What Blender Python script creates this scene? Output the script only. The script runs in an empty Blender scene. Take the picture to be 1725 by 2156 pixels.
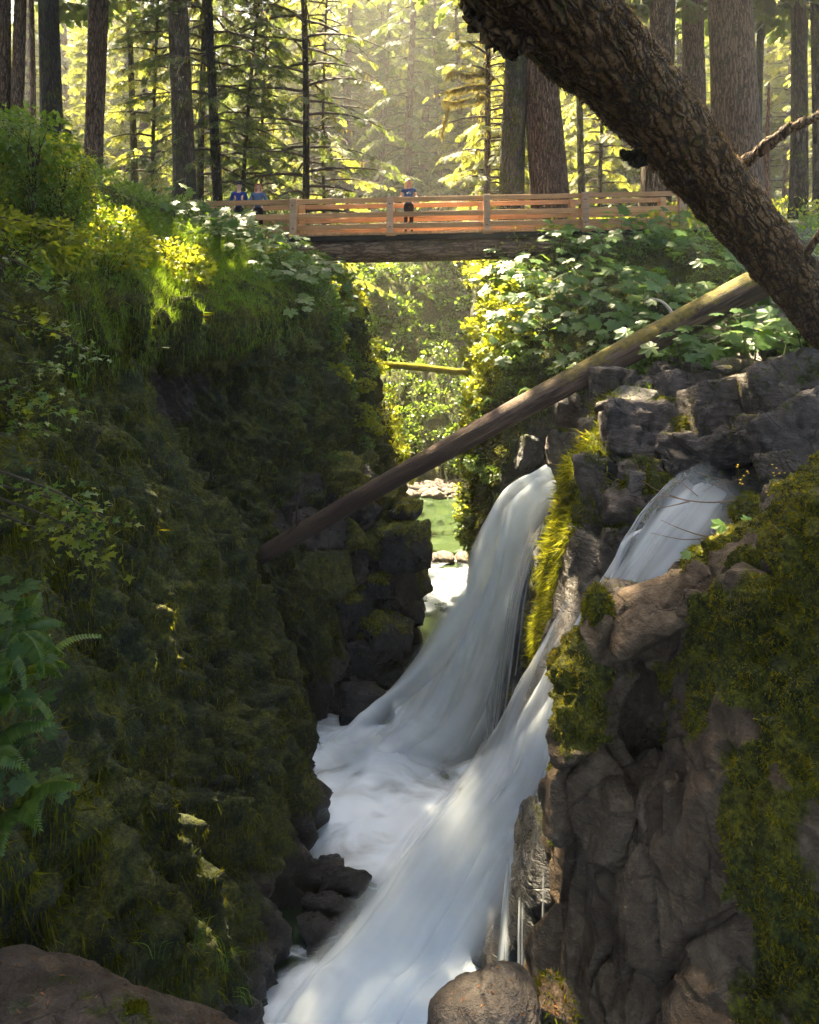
import bpy, bmesh, math, random
import numpy as np
from mathutils import Vector, Matrix, Euler

random.seed(7)
rng = np.random.default_rng(7)
R = math.radians
scene = bpy.context.scene
C = scene.collection

# ------------------------------------------------------------------ camera, sky, sun, exposure
F_, CX, HV = 1497.4, 862.5, 594.0          # focal length, centre and horizon in units of a 1725 px wide picture
cam = bpy.data.cameras.new('camera')
camo = bpy.data.objects.new('camera', cam); C.objects.link(camo)
camo.location = (0, 0, 0); camo.rotation_euler = (R(90), 0, 0)
cam.sensor_fit = 'HORIZONTAL'; cam.sensor_width = 36.0
cam.lens = 36.0 * F_ / 1725.0
cam.shift_y = -(1078.0 - HV) / 1725.0      # level camera with a vertical shift, like a perspective-corrected picture
cam.clip_start = 0.05; cam.clip_end = 1000
scene.camera = camo

SUN_EL, SUN_AZ = R(57), R(-18)            # high sun ahead and to the left
SUN = np.array([math.sin(SUN_AZ) * math.cos(SUN_EL), math.cos(SUN_AZ) * math.cos(SUN_EL), math.sin(SUN_EL)])
world = bpy.data.worlds.new('World'); scene.world = world; world.use_nodes = True
wn = world.node_tree.nodes; wl = world.node_tree.links; wn.clear()
sky = wn.new('ShaderNodeTexSky'); sky.sky_type = 'NISHITA'; sky.sun_disc = False
sky.sun_elevation = SUN_EL; sky.sun_rotation = SUN_AZ; sky.air_density = 0.9; sky.dust_density = 3.5; sky.ozone_density = 0.6
bg = wn.new('ShaderNodeBackground'); bg.inputs['Strength'].default_value = 0.068
wo = wn.new('ShaderNodeOutputWorld')
wl.new(sky.outputs[0], bg.inputs[0]); wl.new(bg.outputs[0], wo.inputs[0])
sun = bpy.data.lights.new('sun', 'SUN'); suno = bpy.data.objects.new('sun', sun); C.objects.link(suno)
sun.energy = 5.0; sun.angle = R(0.5); sun.color = (1.0, 0.84, 0.55)
suno.rotation_euler = Vector((-SUN[0], -SUN[1], -SUN[2])).to_track_quat('-Z', 'Y').to_euler()
suno.location = (10, 40, 60)

scene.view_settings.view_transform = 'Standard'; scene.view_settings.look = 'None'
scene.view_settings.gamma = 1.0; scene.view_settings.use_curve_mapping = False
scene.view_settings.exposure = 3.75
scene.render.engine = 'CYCLES'
cy = scene.cycles
cy.use_denoising = True
cy.max_bounces = 6; cy.diffuse_bounces = 2; cy.glossy_bounces = 2; cy.transmission_bounces = 5
cy.transparent_max_bounces = 24; cy.volume_bounces = 0
cy.sample_clamp_indirect = 6.0; cy.use_adaptive_sampling = True; cy.adaptive_threshold = 0.04
cy.caustics_reflective = False; cy.caustics_refractive = False

W = -9.0                                   # water level in the slot

# ------------------------------------------------------------------ helpers
def P(u, v, Y):
    return np.array([(u - CX) / F_ * Y, Y, (HV - v) / F_ * Y])

def _hash(ix, iy, iz, seed):
    n = (ix.astype(np.uint32) * np.uint32(374761393) + iy.astype(np.uint32) * np.uint32(668265263)
         + iz.astype(np.uint32) * np.uint32(2246822519) + np.uint32((seed * 3266489917) & 0xffffffff))
    n = (n ^ (n >> np.uint32(13))) * np.uint32(1274126177)
    n = (n ^ (n >> np.uint32(15))) * np.uint32(2654435761)
    return n ^ (n >> np.uint32(16))

def noise(p, seed=0):
    p = np.asarray(p, float); i = np.floor(p).astype(np.int64); f = p - i
    w = f * f * f * (f * (f * 6 - 15) + 10)
    res = np.zeros(len(p))
    for dx in (0, 1):
        for dy in (0, 1):
            for dz in (0, 1):
                h = _hash(i[:, 0] + dx, i[:, 1] + dy, i[:, 2] + dz, seed)
                gx = (h & np.uint32(255)) / 127.5 - 1; gy = ((h >> np.uint32(8)) & np.uint32(255)) / 127.5 - 1
                gz = ((h >> np.uint32(16)) & np.uint32(255)) / 127.5 - 1
                d = gx * (f[:, 0] - dx) + gy * (f[:, 1] - dy) + gz * (f[:, 2] - dz)
                res += d * (w[:, 0] if dx else 1 - w[:, 0]) * (w[:, 1] if dy else 1 - w[:, 1]) * (w[:, 2] if dz else 1 - w[:, 2])
    return res

def fbm(p, scale=1.0, octaves=4, seed=0, ridged=False):
    p = np.asarray(p, float) * scale; a = 1.0; r = np.zeros(len(p)); t = 0
    for o in range(octaves):
        n = noise(p, seed + o * 17)
        r += a * ((1 - 2 * np.abs(n)) if ridged else n); t += a
        p = p * 2.03; a *= 0.5
    return r / t

def cells(p, seed=0):
    """cellular noise: distances to the two nearest points, a number per cell and the cell's point"""
    p = np.asarray(p, float); i = np.floor(p).astype(np.int64); n = len(p)
    d1 = np.full(n, 9.0); d2 = np.full(n, 9.0); hh = np.zeros(n); cc = np.zeros((n, 3))
    for dx in (-1, 0, 1):
        for dy in (-1, 0, 1):
            for dz in (-1, 0, 1):
                j = i + np.array([dx, dy, dz]); h = _hash(j[:, 0], j[:, 1], j[:, 2], seed)
                q = j + 0.15 + 0.7 * np.stack([(h & np.uint32(255)) / 255.0, ((h >> np.uint32(8)) & np.uint32(255)) / 255.0, ((h >> np.uint32(16)) & np.uint32(255)) / 255.0], 1)
                d = np.linalg.norm(p - q, axis=1); new = d < d1
                d2 = np.where(new, d1, np.minimum(d2, d)); hh = np.where(new, (h >> np.uint32(24)) / 255.0, hh); cc[new] = q[new]; d1 = np.where(new, d, d1)
    return d1, d2, hh, cc

def new_mesh(name, V, Fa, mats=(), smooth=True, attrs=None, uv=None):
    V = np.asarray(V, np.float32)
    groups = [np.asarray(f, np.int32) for f in (Fa if isinstance(Fa, list) else [Fa]) if len(f)]
    me = bpy.data.meshes.new(name)
    me.vertices.add(len(V)); me.vertices.foreach_set('co', V.ravel())
    nl = sum(f.size for f in groups); nf = sum(len(f) for f in groups)
    me.loops.add(nl); me.polygons.add(nf)
    me.loops.foreach_set('vertex_index', np.concatenate([f.ravel() for f in groups]))
    tot = np.concatenate([np.full(len(f), f.shape[1], np.int32) for f in groups])
    me.polygons.foreach_set('loop_start', np.concatenate([[0], np.cumsum(tot)[:-1]]).astype(np.int32))
    me.polygons.foreach_set('use_smooth', np.full(nf, smooth))
    if attrs:
        for k, a in attrs.items():
            at = me.attributes.new(k, 'FLOAT', 'POINT'); at.data.foreach_set('value', np.asarray(a, np.float32))
    if uv is not None:
        l = me.uv_layers.new(name='UVMap')
        idx = np.concatenate([f.ravel() for f in groups])
        l.data.foreach_set('uv', np.asarray(uv, np.float32)[idx].ravel())
    for m in mats: me.materials.append(m)
    me.update(calc_edges=True)
    return me

def tag(o, label=None, cat=None, group=None, kind=None):
    if label: o['label'] = label
    if cat: o['category'] = cat
    if group: o['group'] = group
    if kind: o['kind'] = kind
    return o

def obj(name, V, Fa, mat, parent=None, smooth=True, attrs=None, uv=None, base=None):
    """one mesh object; V in world coordinates unless base says where its origin lies"""
    V = np.asarray(V, float)
    if parent is not None and base is None: V = V - np.array(parent['_w'] if '_w' in parent else parent.location)
    if base is not None: V = V - np.asarray(base)
    o = bpy.data.objects.new(name, new_mesh(name, V, Fa, [mat] if mat else [], smooth, attrs, uv))
    C.objects.link(o)
    if parent is not None: o.parent = parent
    elif base is not None: o.location = base
    return o

def local(name, V, Fa, mat, parent, smooth=True, attrs=None, loc=(0, 0, 0)):
    o = bpy.data.objects.new(name, new_mesh(name, V, Fa, [mat], smooth, attrs)); C.objects.link(o)
    o.parent = parent; o.location = loc
    return o

def thing(name, label, cat, loc=(0, 0, 0), group=None, rotz=0.0):
    o = bpy.data.objects.new(name, None); C.objects.link(o)
    o.location = loc; o.rotation_euler = (0, 0, rotz); o.empty_display_size = 0.2
    return tag(o, label, cat, group)

def share(name, me, parent, loc=(0, 0, 0), rot=(0, 0, 0), scale=(1, 1, 1)):
    o = bpy.data.objects.new(name, me); C.objects.link(o); o.parent = parent
    o.location = loc; o.rotation_euler = rot; o.scale = scale
    return o

def join(parts):
    Vs, Fs, n = [], {}, 0
    for V, Fa in parts:
        Vs.append(V)
        for f in (Fa if isinstance(Fa, list) else [Fa]):
            f = np.asarray(f)
            if len(f): Fs.setdefault(f.shape[1], []).append(f + n)
        n += len(V)
    return np.concatenate(Vs), [np.concatenate(x) for x in Fs.values()]

def catmull(pts, n):
    pts = np.asarray(pts, float); k = len(pts)
    t = np.linspace(0, k - 1 - 1e-9, n) if np.isscalar(n) else np.clip(n, 0, k - 1 - 1e-9); i = t.astype(int); f = (t - i)
    shp = (-1,) + (1,) * (pts.ndim - 1); f = f.reshape(shp)
    p = np.concatenate([[2 * pts[0] - pts[1]], pts, [2 * pts[-1] - pts[-2]]])
    a, b, c, d = p[i], p[i + 1], p[i + 2], p[i + 3]
    return 0.5 * (2 * b + (c - a) * f + (2 * a - 5 * b + 4 * c - d) * f ** 2 + (3 * b - a - 3 * c + d) * f ** 3)

def grid_quads(n, m):
    i, j = np.meshgrid(np.arange(n - 1), np.arange(m - 1), indexing='ij')
    a = (i * m + j).ravel()
    return np.stack([a, a + 1, a + m + 1, a + m], 1)

def grid_normals(G):
    d0 = np.gradient(G, axis=0); d1 = np.gradient(G, axis=1)
    n = np.cross(d0, d1); return n / (np.linalg.norm(n, axis=2, keepdims=True) + 1e-9)

def loft(ctrl, n, m, flip=False):
    G = catmull(np.asarray(ctrl, float), n)                        # along stations
    G = catmull(G.transpose(1, 0, 2), m).transpose(1, 0, 2)        # along the profile
    N = grid_normals(G)
    return G, (-N if flip else N)

def tube(path, rad, sides=10, cap=True, flat=1.0):
    path = np.asarray(path, float); n = len(path); rad = np.broadcast_to(np.asarray(rad, float), (n,))
    T = np.gradient(path, axis=0); T /= np.linalg.norm(T, axis=1, keepdims=True) + 1e-9
    ref = np.array([0, 0, 1.0]) if abs(T[0][2]) < 0.8 else np.array([1.0, 0, 0])
    A = np.cross(T, ref); A /= np.linalg.norm(A, axis=1, keepdims=True) + 1e-9
    B = np.cross(A, T)
    th = np.linspace(0, 2 * np.pi, sides, endpoint=False)
    V = path[:, None] + rad[:, None, None] * (np.cos(th)[None, :, None] * A[:, None] + flat * np.sin(th)[None, :, None] * B[:, None])
    V = V.reshape(-1, 3)
    i, j = np.meshgrid(np.arange(n - 1), np.arange(sides), indexing='ij'); j2 = (j + 1) % sides
    Q = np.stack([(i * sides + j).ravel(), (i * sides + j2).ravel(), ((i + 1) * sides + j2).ravel(), ((i + 1) * sides + j).ravel()], 1)
    fs = [Q]
    if cap:
        V = np.concatenate([V, path[[0]], path[[-1]]]); a = len(V) - 2
        k = np.arange(sides); k2 = (k + 1) % sides; o = (n - 1) * sides
        fs.append(np.concatenate([np.stack([k2, k, np.full(sides, a)], 1), np.stack([o + k, o + k2, np.full(sides, a + 1)], 1)]))
    return V, fs

def box(x0, x1, y0, y1, z0, z1, b=0.0, jit=0.0):
    if b <= 0:
        V = np.array([[x, y, z] for z in (z0, z1) for y in (y0, y1) for x in (x0, x1)], float)
        Fq = np.array([[0, 2, 3, 1], [4, 5, 7, 6], [0, 1, 5, 4], [2, 6, 7, 3], [0, 4, 6, 2], [1, 3, 7, 5]])
        return V, Fq
    bm = bmesh.new(); bmesh.ops.create_cube(bm, size=1.0)
    for v in bm.verts:
        v.co = Vector(((x0 + x1) / 2 + v.co.x * (x1 - x0), (y0 + y1) / 2 + v.co.y * (y1 - y0), (z0 + z1) / 2 + v.co.z * (z1 - z0)))
    bmesh.ops.bevel(bm, geom=bm.edges[:], offset=b, segments=1, affect='EDGES')
    bm.verts.ensure_lookup_table()
    V = np.array([v.co[:] for v in bm.verts]); q = [[v.index for v in f.verts] for f in bm.faces]
    bm.free()
    return V, [np.array([f for f in q if len(f) == k]) for k in (3, 4) if any(len(f) == k for f in q)]

def frames(fwd, up):
    f = fwd / (np.linalg.norm(fwd, axis=1, keepdims=True) + 1e-9)
    s = np.cross(up, f); s /= np.linalg.norm(s, axis=1, keepdims=True) + 1e-9
    n = np.cross(f, s)
    return np.stack([f, s, n], 2)          # columns: forward, side, normal

def stamp(TV, TF, pos, fr, sc):
    N = len(pos); k = len(TV); sc = np.asarray(sc, float)
    if sc.ndim == 1: sc = np.repeat(sc[:, None], 3, 1)
    V = pos[:, None, :] + np.einsum('nij,nkj->nki', fr, TV[None] * sc[:, None, :])
    off = (np.arange(N) * k)[:, None, None]
    return V.reshape(-1, 3), [(np.asarray(f)[None] + off).reshape(-1, np.asarray(f).shape[1]) for f in (TF if isinstance(TF, list) else [TF])]

def scatter(V, Q, n, mask=None, rg=rng):
    """n random points with normals on a quad or triangle mesh; mask: weight per face"""
    a, b, c = V[Q[:, 0]], V[Q[:, 1]], V[Q[:, 2]]
    cr = np.cross(b - a, c - a); area = np.linalg.norm(cr, axis=1)
    nrm = cr / (area[:, None] + 1e-9)
    w = area * (1 if mask is None else mask); w = w / w.sum()
    f = rg.choice(len(Q), n, p=w); r1, r2 = rg.random(n), rg.random(n)
    if Q.shape[1] == 4:
        d = V[Q[:, 3]]
        p = (a[f] * ((1 - r1) * (1 - r2))[:, None] + b[f] * (r1 * (1 - r2))[:, None] + c[f] * (r1 * r2)[:, None] + d[f] * ((1 - r1) * r2)[:, None])
    else:
        s = np.sqrt(r1); p = a[f] * (1 - s)[:, None] + b[f] * (s * (1 - r2))[:, None] + c[f] * (s * r2)[:, None]
    return p, nrm[f], f

def rand_unit(n, rg=rng):
    v = rg.normal(size=(n, 3)); return v / np.linalg.norm(v, axis=1, keepdims=True)

_ico = {}
def ico(level):
    if level not in _ico:
        bm = bmesh.new(); bmesh.ops.create_icosphere(bm, subdivisions=level, radius=1.0)
        bm.verts.ensure_lookup_table()
        _ico[level] = (np.array([v.co[:] for v in bm.verts]), np.array([[v.index for v in f.verts] for f in bm.faces])); bm.free()
    return _ico[level]

# ------------------------------------------------------------------ materials
class NT:
    def __init__(s, name):
        s.m = bpy.data.materials.new(name); s.m.use_nodes = True
        s.t = s.m.node_tree; s.t.nodes.clear(); s.out = s.t.nodes.new('ShaderNodeOutputMaterial')
    def n(s, kind, **kw):
        nd = s.t.nodes.new('ShaderNode' + kind)
        for k, v in kw.items():
            if k in nd.inputs: s.set(nd.inputs[k], v)
            else: setattr(nd, k, v)
        return nd
    def set(s, sock, v):
        if hasattr(v, 'is_linked') or isinstance(v, bpy.types.NodeSocket): s.t.links.new(v, sock)
        else:
            if isinstance(v, tuple) and len(v) == 3 and sock.type == 'RGBA': v = v + (1,)
            sock.default_value = v
    def noise(s, vec, scale, detail=4, rough=0.6, dist=0.0):
        return s.n('TexNoise', Vector=vec, Scale=scale, Detail=detail, Roughness=rough, Distortion=dist).outputs[0]
    def ramp(s, fac, stops, interp='LINEAR'):
        r = s.n('ValToRGB'); s.set(r.inputs[0], fac); e = r.color_ramp; e.interpolation = interp
        while len(e.elements) < len(stops): e.elements.new(0.5)
        for el, (p, c) in zip(e.elements, stops): el.position = p; el.color = (c if len(c) == 4 else c + (1,)) if isinstance(c, tuple) else (c, c, c, 1)
        return r.outputs[0]
    def mix(s, fac, a, b, mode='MIX'):
        r = s.n('MixRGB', blend_type=mode); s.set(r.inputs[0], fac); s.set(r.inputs[1], a); s.set(r.inputs[2], b); return r.outputs[0]
    def math(s, op, a, b=0.0):
        r = s.n('Math', operation=op); s.set(r.inputs[0], a); s.set(r.inputs[1], b); return r.outputs[0]
    def map(s, vec, scale=(1, 1, 1), loc=(0, 0, 0), rot=(0, 0, 0)):
        return s.n('Mapping', Vector=vec, Scale=scale, Location=loc, Rotation=rot).outputs[0]
    def obj_co(s): return s.n('TexCoord').outputs['Object']
    def gen(s): return s.n('TexCoord').outputs['Generated']
    def attr(s, name): return s.n('Attribute', attribute_name=name).outputs['Fac']
    def island(s): return s.n('NewGeometry').outputs['Random Per Island']
    def bump(s, h, strength=0.5, dist=0.05, normal=None):
        b = s.n('Bump', Height=h, Strength=strength, Distance=dist)
        if normal is not None: s.set(b.inputs['Normal'], normal)
        return b.outputs[0]
    def principled(s, col, rough=0.8, normal=None, spec=0.4, **kw):
        b = s.n('BsdfPrincipled'); s.set(b.inputs['Base Color'], col); s.set(b.inputs['Roughness'], rough)
        b.inputs['Specular IOR Level'].default_value = spec if not hasattr(spec, 'is_linked') else 0.5
        if normal is not None: s.set(b.inputs['Normal'], normal)
        return b.outputs[0]
    def done(s, sh): s.set(s.out.inputs['Surface'], sh); return s.m

def leaf_mat(name, cols, tcol, trans=0.45, rough=0.45, spec=0.35, obj_random=False):
    t = NT(name)
    rnd = t.n('ObjectInfo').outputs['Random'] if obj_random else t.island()
    col = t.ramp(rnd, [(i / (len(cols) - 1), c) for i, c in enumerate(cols)])
    tc = t.mix(0.5, tcol, t.mix(1.0, col, (3.0, 3.0, 2.0), 'MULTIPLY'))
    b = t.principled(col, rough, spec=spec)
    tr = t.n('BsdfTranslucent', Color=tc).outputs[0]
    mx = t.n('MixShader'); mx.inputs[0].default_value = trans
    t.set(mx.inputs[1], b); t.set(mx.inputs[2], tr)
    return t.done(mx.outputs[0])

def moss_color(t, co):
    n1 = t.noise(co, 1.3, 5, 0.65); n2 = t.noise(co, 7.5, 5, 0.72)
    c = t.ramp(n1, [(0.3, (0.013, 0.019, 0.001)), (0.45, (0.042, 0.054, 0.002)), (0.6, (0.098, 0.104, 0.003)), (0.75, (0.115, 0.088, 0.004))])
    c = t.mix(t.attr('fresh'), c, t.ramp(n1, [(0.3, (0.060, 0.070, 0.006)), (0.5, (0.125, 0.130, 0.008)), (0.7, (0.200, 0.165, 0.012))]))  # brighter, yellower moss: a sunlit look put into the colour
    c2 = t.mix(t.ramp(n2, [(0.38, 0.0), (0.6, 1.0)]), t.mix(1.0, c, (0.3, 0.33, 0.3), 'MULTIPLY'), c)
    return t.mix(t.ramp(t.noise(co, 21.0, 4, 0.8), [(0.38, 0.0), (0.60, 1.0)]), t.mix(1.0, c2, (0.35, 0.36, 0.35), 'MULTIPLY'), t.mix(1.0, c2, (1.35, 1.32, 1.2), 'MULTIPLY'))

def rock_mat(name, cols, wet=0.0, crack=2.0, strat=None):
    """stone with cracks and grain; the point attribute 'moss' says where moss has grown over it"""
    t = NT(name); co = t.obj_co()
    n1 = t.noise(co, 1.7, 6, 0.62, 0.3); n2 = t.noise(co, 9.0, 5, 0.7); n3 = t.noise(co, 45.0, 3, 0.7)
    base = t.ramp(n1, [(0.30, cols[0]), (0.48, cols[1]), (0.62, cols[2]), (0.78, cols[3])])
    base = t.mix(t.ramp(n2, [(0.35, 0.0), (0.7, 0.75)]), base, t.mix(1.0, base, (0.42, 0.40, 0.40), 'MULTIPLY'))
    base = t.mix(t.attr('pale'), base, t.ramp(n1, [(0.30, (0.070, 0.056, 0.048)), (0.48, (0.115, 0.095, 0.083)), (0.62, (0.165, 0.138, 0.12)), (0.78, (0.22, 0.185, 0.155))]))
    lich = t.ramp(t.noise(t.map(co, loc=(5, 2, 1)), 6.0, 5, 0.7), [(0.62, 0.0), (0.72, 0.55)])
    base = t.mix(lich, base, (0.16, 0.155, 0.13))
    wob = t.n('MixRGB', blend_type='ADD'); wob.inputs[0].default_value = 0.25
    t.set(wob.inputs[1], co); t.set(wob.inputs[2], t.n('TexNoise', Vector=co, Scale=2.0, Detail=3.0).outputs[1])
    vor = t.n('TexVoronoi', Vector=wob.outputs[0], Scale=crack, feature='DISTANCE_TO_EDGE').outputs[0]
    ck = t.ramp(vor, [(0.0, 0.0), (0.018, 1.0)])
    ck = t.math('MAXIMUM', ck, t.ramp(t.noise(t.map(co, loc=(3, 7, 9)), 1.9, 4, 0.6), [(0.46, 0.0), (0.56, 1.0)]))
    fl = t.noise(t.map(co, (1.0, 1.0, 3.2), rot=(0.25, 0.3, 0)), 3.4, 5, 0.68, 0.4)
    base = t.mix(ck, t.mix(1.0, base, (0.4, 0.38, 0.36), 'MULTIPLY'), base)
    base = t.mix(t.ramp(fl, [(0.4, 0.55), (0.62, 0.0)]), base, t.mix(1.0, base, (0.5, 0.47, 0.45), 'MULTIPLY'))
    ms = t.math('ADD', t.attr('moss'), t.math('MULTIPLY', t.math('SUBTRACT', t.noise(co, 5.0, 5, 0.7), 0.5), 0.9))
    mk = t.ramp(ms, [(0.46, 0.0), (0.56, 1.0)])
    col = t.mix(mk, base, moss_color(t, co))
    h = t.math('ADD', t.math('MULTIPLY', n2, 0.6), t.math('MULTIPLY', n3, 0.25))
    h = t.math('ADD', t.math('ADD', h, t.math('MULTIPLY', fl, 0.9)), t.math('MULTIPLY', ck, 0.2))
    mh = t.math('ADD', t.noise(co, 22.0, 4, 0.75), 0.5)
    hh = t.mix(mk, h, mh)
    nr = t.bump(hh, 0.95, 0.09)
    if wet > 0:
        wn_ = t.noise(co, 2.2, 3); rough = t.ramp(wn_, [(0.35, 0.24), (0.6, 0.6)])
    else: rough = t.ramp(n2, [(0.3, 0.55), (0.7, 0.8)])
    rough = t.mix(mk, rough, (0.95, 0.95, 0.95))
    return t.done(t.principled(col, rough, nr, spec=0.5 if wet else 0.35))

def bark_mat(name, cols, scale=1.0, moss=0.0, bumpd=0.06, along='z'):
    t = NT(name); co = t.obj_co()
    if along == 'x': co = t.map(co, rot=(0, R(90), 0))
    elif along != 'z': co = t.map(co, rot=tuple(Vector(along).rotation_difference(Vector((0, 0, 1))).to_euler()))
    wob = t.n('MixRGB', blend_type='ADD'); wob.inputs[0].default_value = 0.16
    t.set(wob.inputs[1], co); t.set(wob.inputs[2], t.n('TexNoise', Vector=co, Scale=5.0, Detail=4.0).outputs[1])
    st = t.map(co, (12 * scale, 12 * scale, 1.3 * scale))
    n1 = t.noise(st, 1.0, 6, 0.68, 0.6)
    v = t.n('TexVoronoi', Vector=t.map(wob.outputs[0], (13 * scale, 13 * scale, 1.5 * scale)), Scale=1.0, feature='DISTANCE_TO_EDGE').outputs[0]
    rdg = t.math('ADD', t.ramp(v, [(0.0, 0.0), (0.25, 1.0)]), n1)
    col = t.ramp(t.math('MULTIPLY', rdg, 0.5), [(0.2, cols[0]), (0.45, cols[1]), (0.68, cols[2])])
    big = t.noise(co, 0.9, 4, 0.6)
    col = t.mix(t.ramp(big, [(0.35, 0.0), (0.7, 0.6)]), col, t.mix(1.0, col, (0.55, 0.5, 0.5), 'MULTIPLY'))
    if moss > 0:
        mk = t.ramp(t.noise(t.map(co, (1, 1, 0.6)), 2.2, 6, 0.72), [(0.62 - 0.22 * moss, 0.0), (0.72 - 0.22 * moss, 0.9)])
        col = t.mix(mk, col, moss_color(t, co))
    fine = t.noise(co, 40.0, 3)
    nr = t.bump(t.math('ADD', rdg, t.math('MULTIPLY', fine, 0.3)), 0.9, bumpd)
    return t.done(t.principled(col, 0.88, nr, spec=0.25))

def plain(name, col, rough=0.7, var=0.25, scale=18.0, spec=0.35, bumpd=0.01):
    t = NT(name); co = t.obj_co(); n = t.noise(co, scale, 4, 0.6)
    c = t.mix(n, t.mix(1.0, col, (1 - var,) * 3, 'MULTIPLY'), t.mix(1.0, col, (1 + var,) * 3, 'MULTIPLY'))
    return t.done(t.principled(c, rough, t.bump(n, 0.3, bumpd), spec=spec))

def timber_mat(name, base):
    t = NT(name); co = t.obj_co(); rnd = t.n('ObjectInfo').outputs['Random']
    ofs = t.n('CombineXYZ'); t.set(ofs.inputs[0], t.math('MULTIPLY', rnd, 37.0)); t.set(ofs.inputs[2], t.math('MULTIPLY', rnd, 11.0))
    v = t.n('VectorMath', operation='ADD'); t.set(v.inputs[0], co); t.set(v.inputs[1], ofs.outputs[0])
    g = t.noise(t.map(v.outputs[0], (0.9, 14, 26)), 1.0, 6, 0.65, 0.5); g2 = t.noise(v.outputs[0], 2.4, 4, 0.6)
    c = t.ramp(g, [(0.3, tuple(x * 0.62 for x in base)), (0.5, base), (0.72, tuple(min(1, x * 1.22) for x in base))])
    c = t.mix(t.ramp(g2, [(0.4, 0.0), (0.7, 0.5)]), c, t.mix(1.0, c, (0.62, 0.58, 0.55), 'MULTIPLY'))
    hs = t.n('HueSaturation', Color=c); t.set(hs.inputs['Value'], t.math('ADD', 0.8, t.math('MULTIPLY', rnd, 0.4)))
    return t.done(t.principled(hs.outputs[0], 0.68, t.bump(g, 0.35, 0.01), spec=0.3))

M = {}
M['cliff'] = rock_mat('mossy_cliff', [(0.018, 0.013, 0.009), (0.040, 0.029, 0.020), (0.064, 0.046, 0.032), (0.090, 0.066, 0.045)], wet=1, crack=1.6)
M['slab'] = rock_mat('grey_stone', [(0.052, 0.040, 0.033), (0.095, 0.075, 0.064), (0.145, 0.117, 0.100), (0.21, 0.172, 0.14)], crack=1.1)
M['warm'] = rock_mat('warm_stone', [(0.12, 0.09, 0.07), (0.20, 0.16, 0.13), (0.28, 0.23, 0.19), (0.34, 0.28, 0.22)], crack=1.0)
M['brown'] = rock_mat('brown_stone', [(0.064, 0.038, 0.020), (0.125, 0.082, 0.048), (0.185, 0.128, 0.080), (0.25, 0.182, 0.122)], crack=1.0)
M['dark_brown'] = rock_mat('dark_brown_stone', [(0.034, 0.022, 0.015), (0.064, 0.044, 0.031), (0.095, 0.068, 0.050), (0.135, 0.10, 0.075)], crack=1.0)
M['warm2'] = rock_mat('tan_stone', [(0.055, 0.043, 0.036), (0.100, 0.082, 0.070), (0.145, 0.122, 0.104), (0.20, 0.17, 0.145)], crack=0.8)
M['wet'] = rock_mat('wet_stone', [(0.008, 0.008, 0.010), (0.018, 0.017, 0.018), (0.034, 0.031, 0.030), (0.05, 0.045, 0.042)], wet=1, crack=2.2)
M['moss_blade'] = leaf_mat('moss_tufts', [(0.014, 0.020, 0.001), (0.046, 0.058, 0.002), (0.105, 0.112, 0.003), (0.125, 0.096, 0.004)], (0.22, 0.20, 0.006), 0.3, 0.9, 0.1)
M['moss_mid'] = leaf_mat('cushion_moss_tufts', [(0.036, 0.040, 0.002), (0.105, 0.105, 0.005), (0.20, 0.172, 0.008), (0.21, 0.145, 0.010)], (0.34, 0.29, 0.01), 0.35, 0.9, 0.1)
M['moss_fresh'] = leaf_mat('fresh_moss_tufts', [(0.085, 0.105, 0.008), (0.17, 0.185, 0.010), (0.27, 0.24, 0.014)], (0.45, 0.42, 0.02), 0.35, 0.85, 0.1)  # moss tufts with sunlight put into their colour
M['moss_gold'] = leaf_mat('hanging_moss', [(0.07, 0.06, 0.012), (0.13, 0.11, 0.018), (0.18, 0.14, 0.025)], (0.36, 0.28, 0.05), 0.45, 0.9, 0.1)
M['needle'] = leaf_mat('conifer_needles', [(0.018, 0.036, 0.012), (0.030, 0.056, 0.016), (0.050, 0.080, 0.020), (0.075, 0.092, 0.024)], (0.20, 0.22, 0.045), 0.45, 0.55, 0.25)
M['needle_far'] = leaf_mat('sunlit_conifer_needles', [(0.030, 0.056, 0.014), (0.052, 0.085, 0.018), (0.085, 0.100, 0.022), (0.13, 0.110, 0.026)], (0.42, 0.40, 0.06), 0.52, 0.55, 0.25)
M['leaf'] = leaf_mat('broad_leaves', [(0.026, 0.068, 0.010), (0.042, 0.096, 0.012), (0.066, 0.120, 0.014), (0.095, 0.135, 0.016)], (0.30, 0.38, 0.02), 0.45, 0.38, 0.45)
M['leaf_one'] = leaf_mat('devils_club_leaf', [(0.030, 0.075, 0.014), (0.048, 0.105, 0.016), (0.075, 0.128, 0.018)], (0.28, 0.38, 0.03), 0.42, 0.42, 0.25, obj_random=True)
M['leaf_yel'] = leaf_mat('yellow_green_leaves', [(0.050, 0.090, 0.008), (0.085, 0.125, 0.009), (0.125, 0.145, 0.010)], (0.66, 0.58, 0.03), 0.55, 0.42, 0.35)
M['grass'] = leaf_mat('grass_blades', [(0.044, 0.100, 0.005), (0.075, 0.140, 0.007), (0.12, 0.165, 0.010)], (0.32, 0.42, 0.02), 0.4, 0.5, 0.3)
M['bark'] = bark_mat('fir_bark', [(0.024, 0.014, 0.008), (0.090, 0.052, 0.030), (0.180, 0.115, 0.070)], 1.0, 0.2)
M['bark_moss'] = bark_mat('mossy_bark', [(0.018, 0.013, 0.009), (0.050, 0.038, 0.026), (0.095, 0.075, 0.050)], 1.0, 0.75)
M['bark_dark'] = bark_mat('dark_bark', [(0.010, 0.007, 0.005), (0.028, 0.020, 0.014), (0.060, 0.045, 0.030)], 1.0, 0.55)
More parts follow.
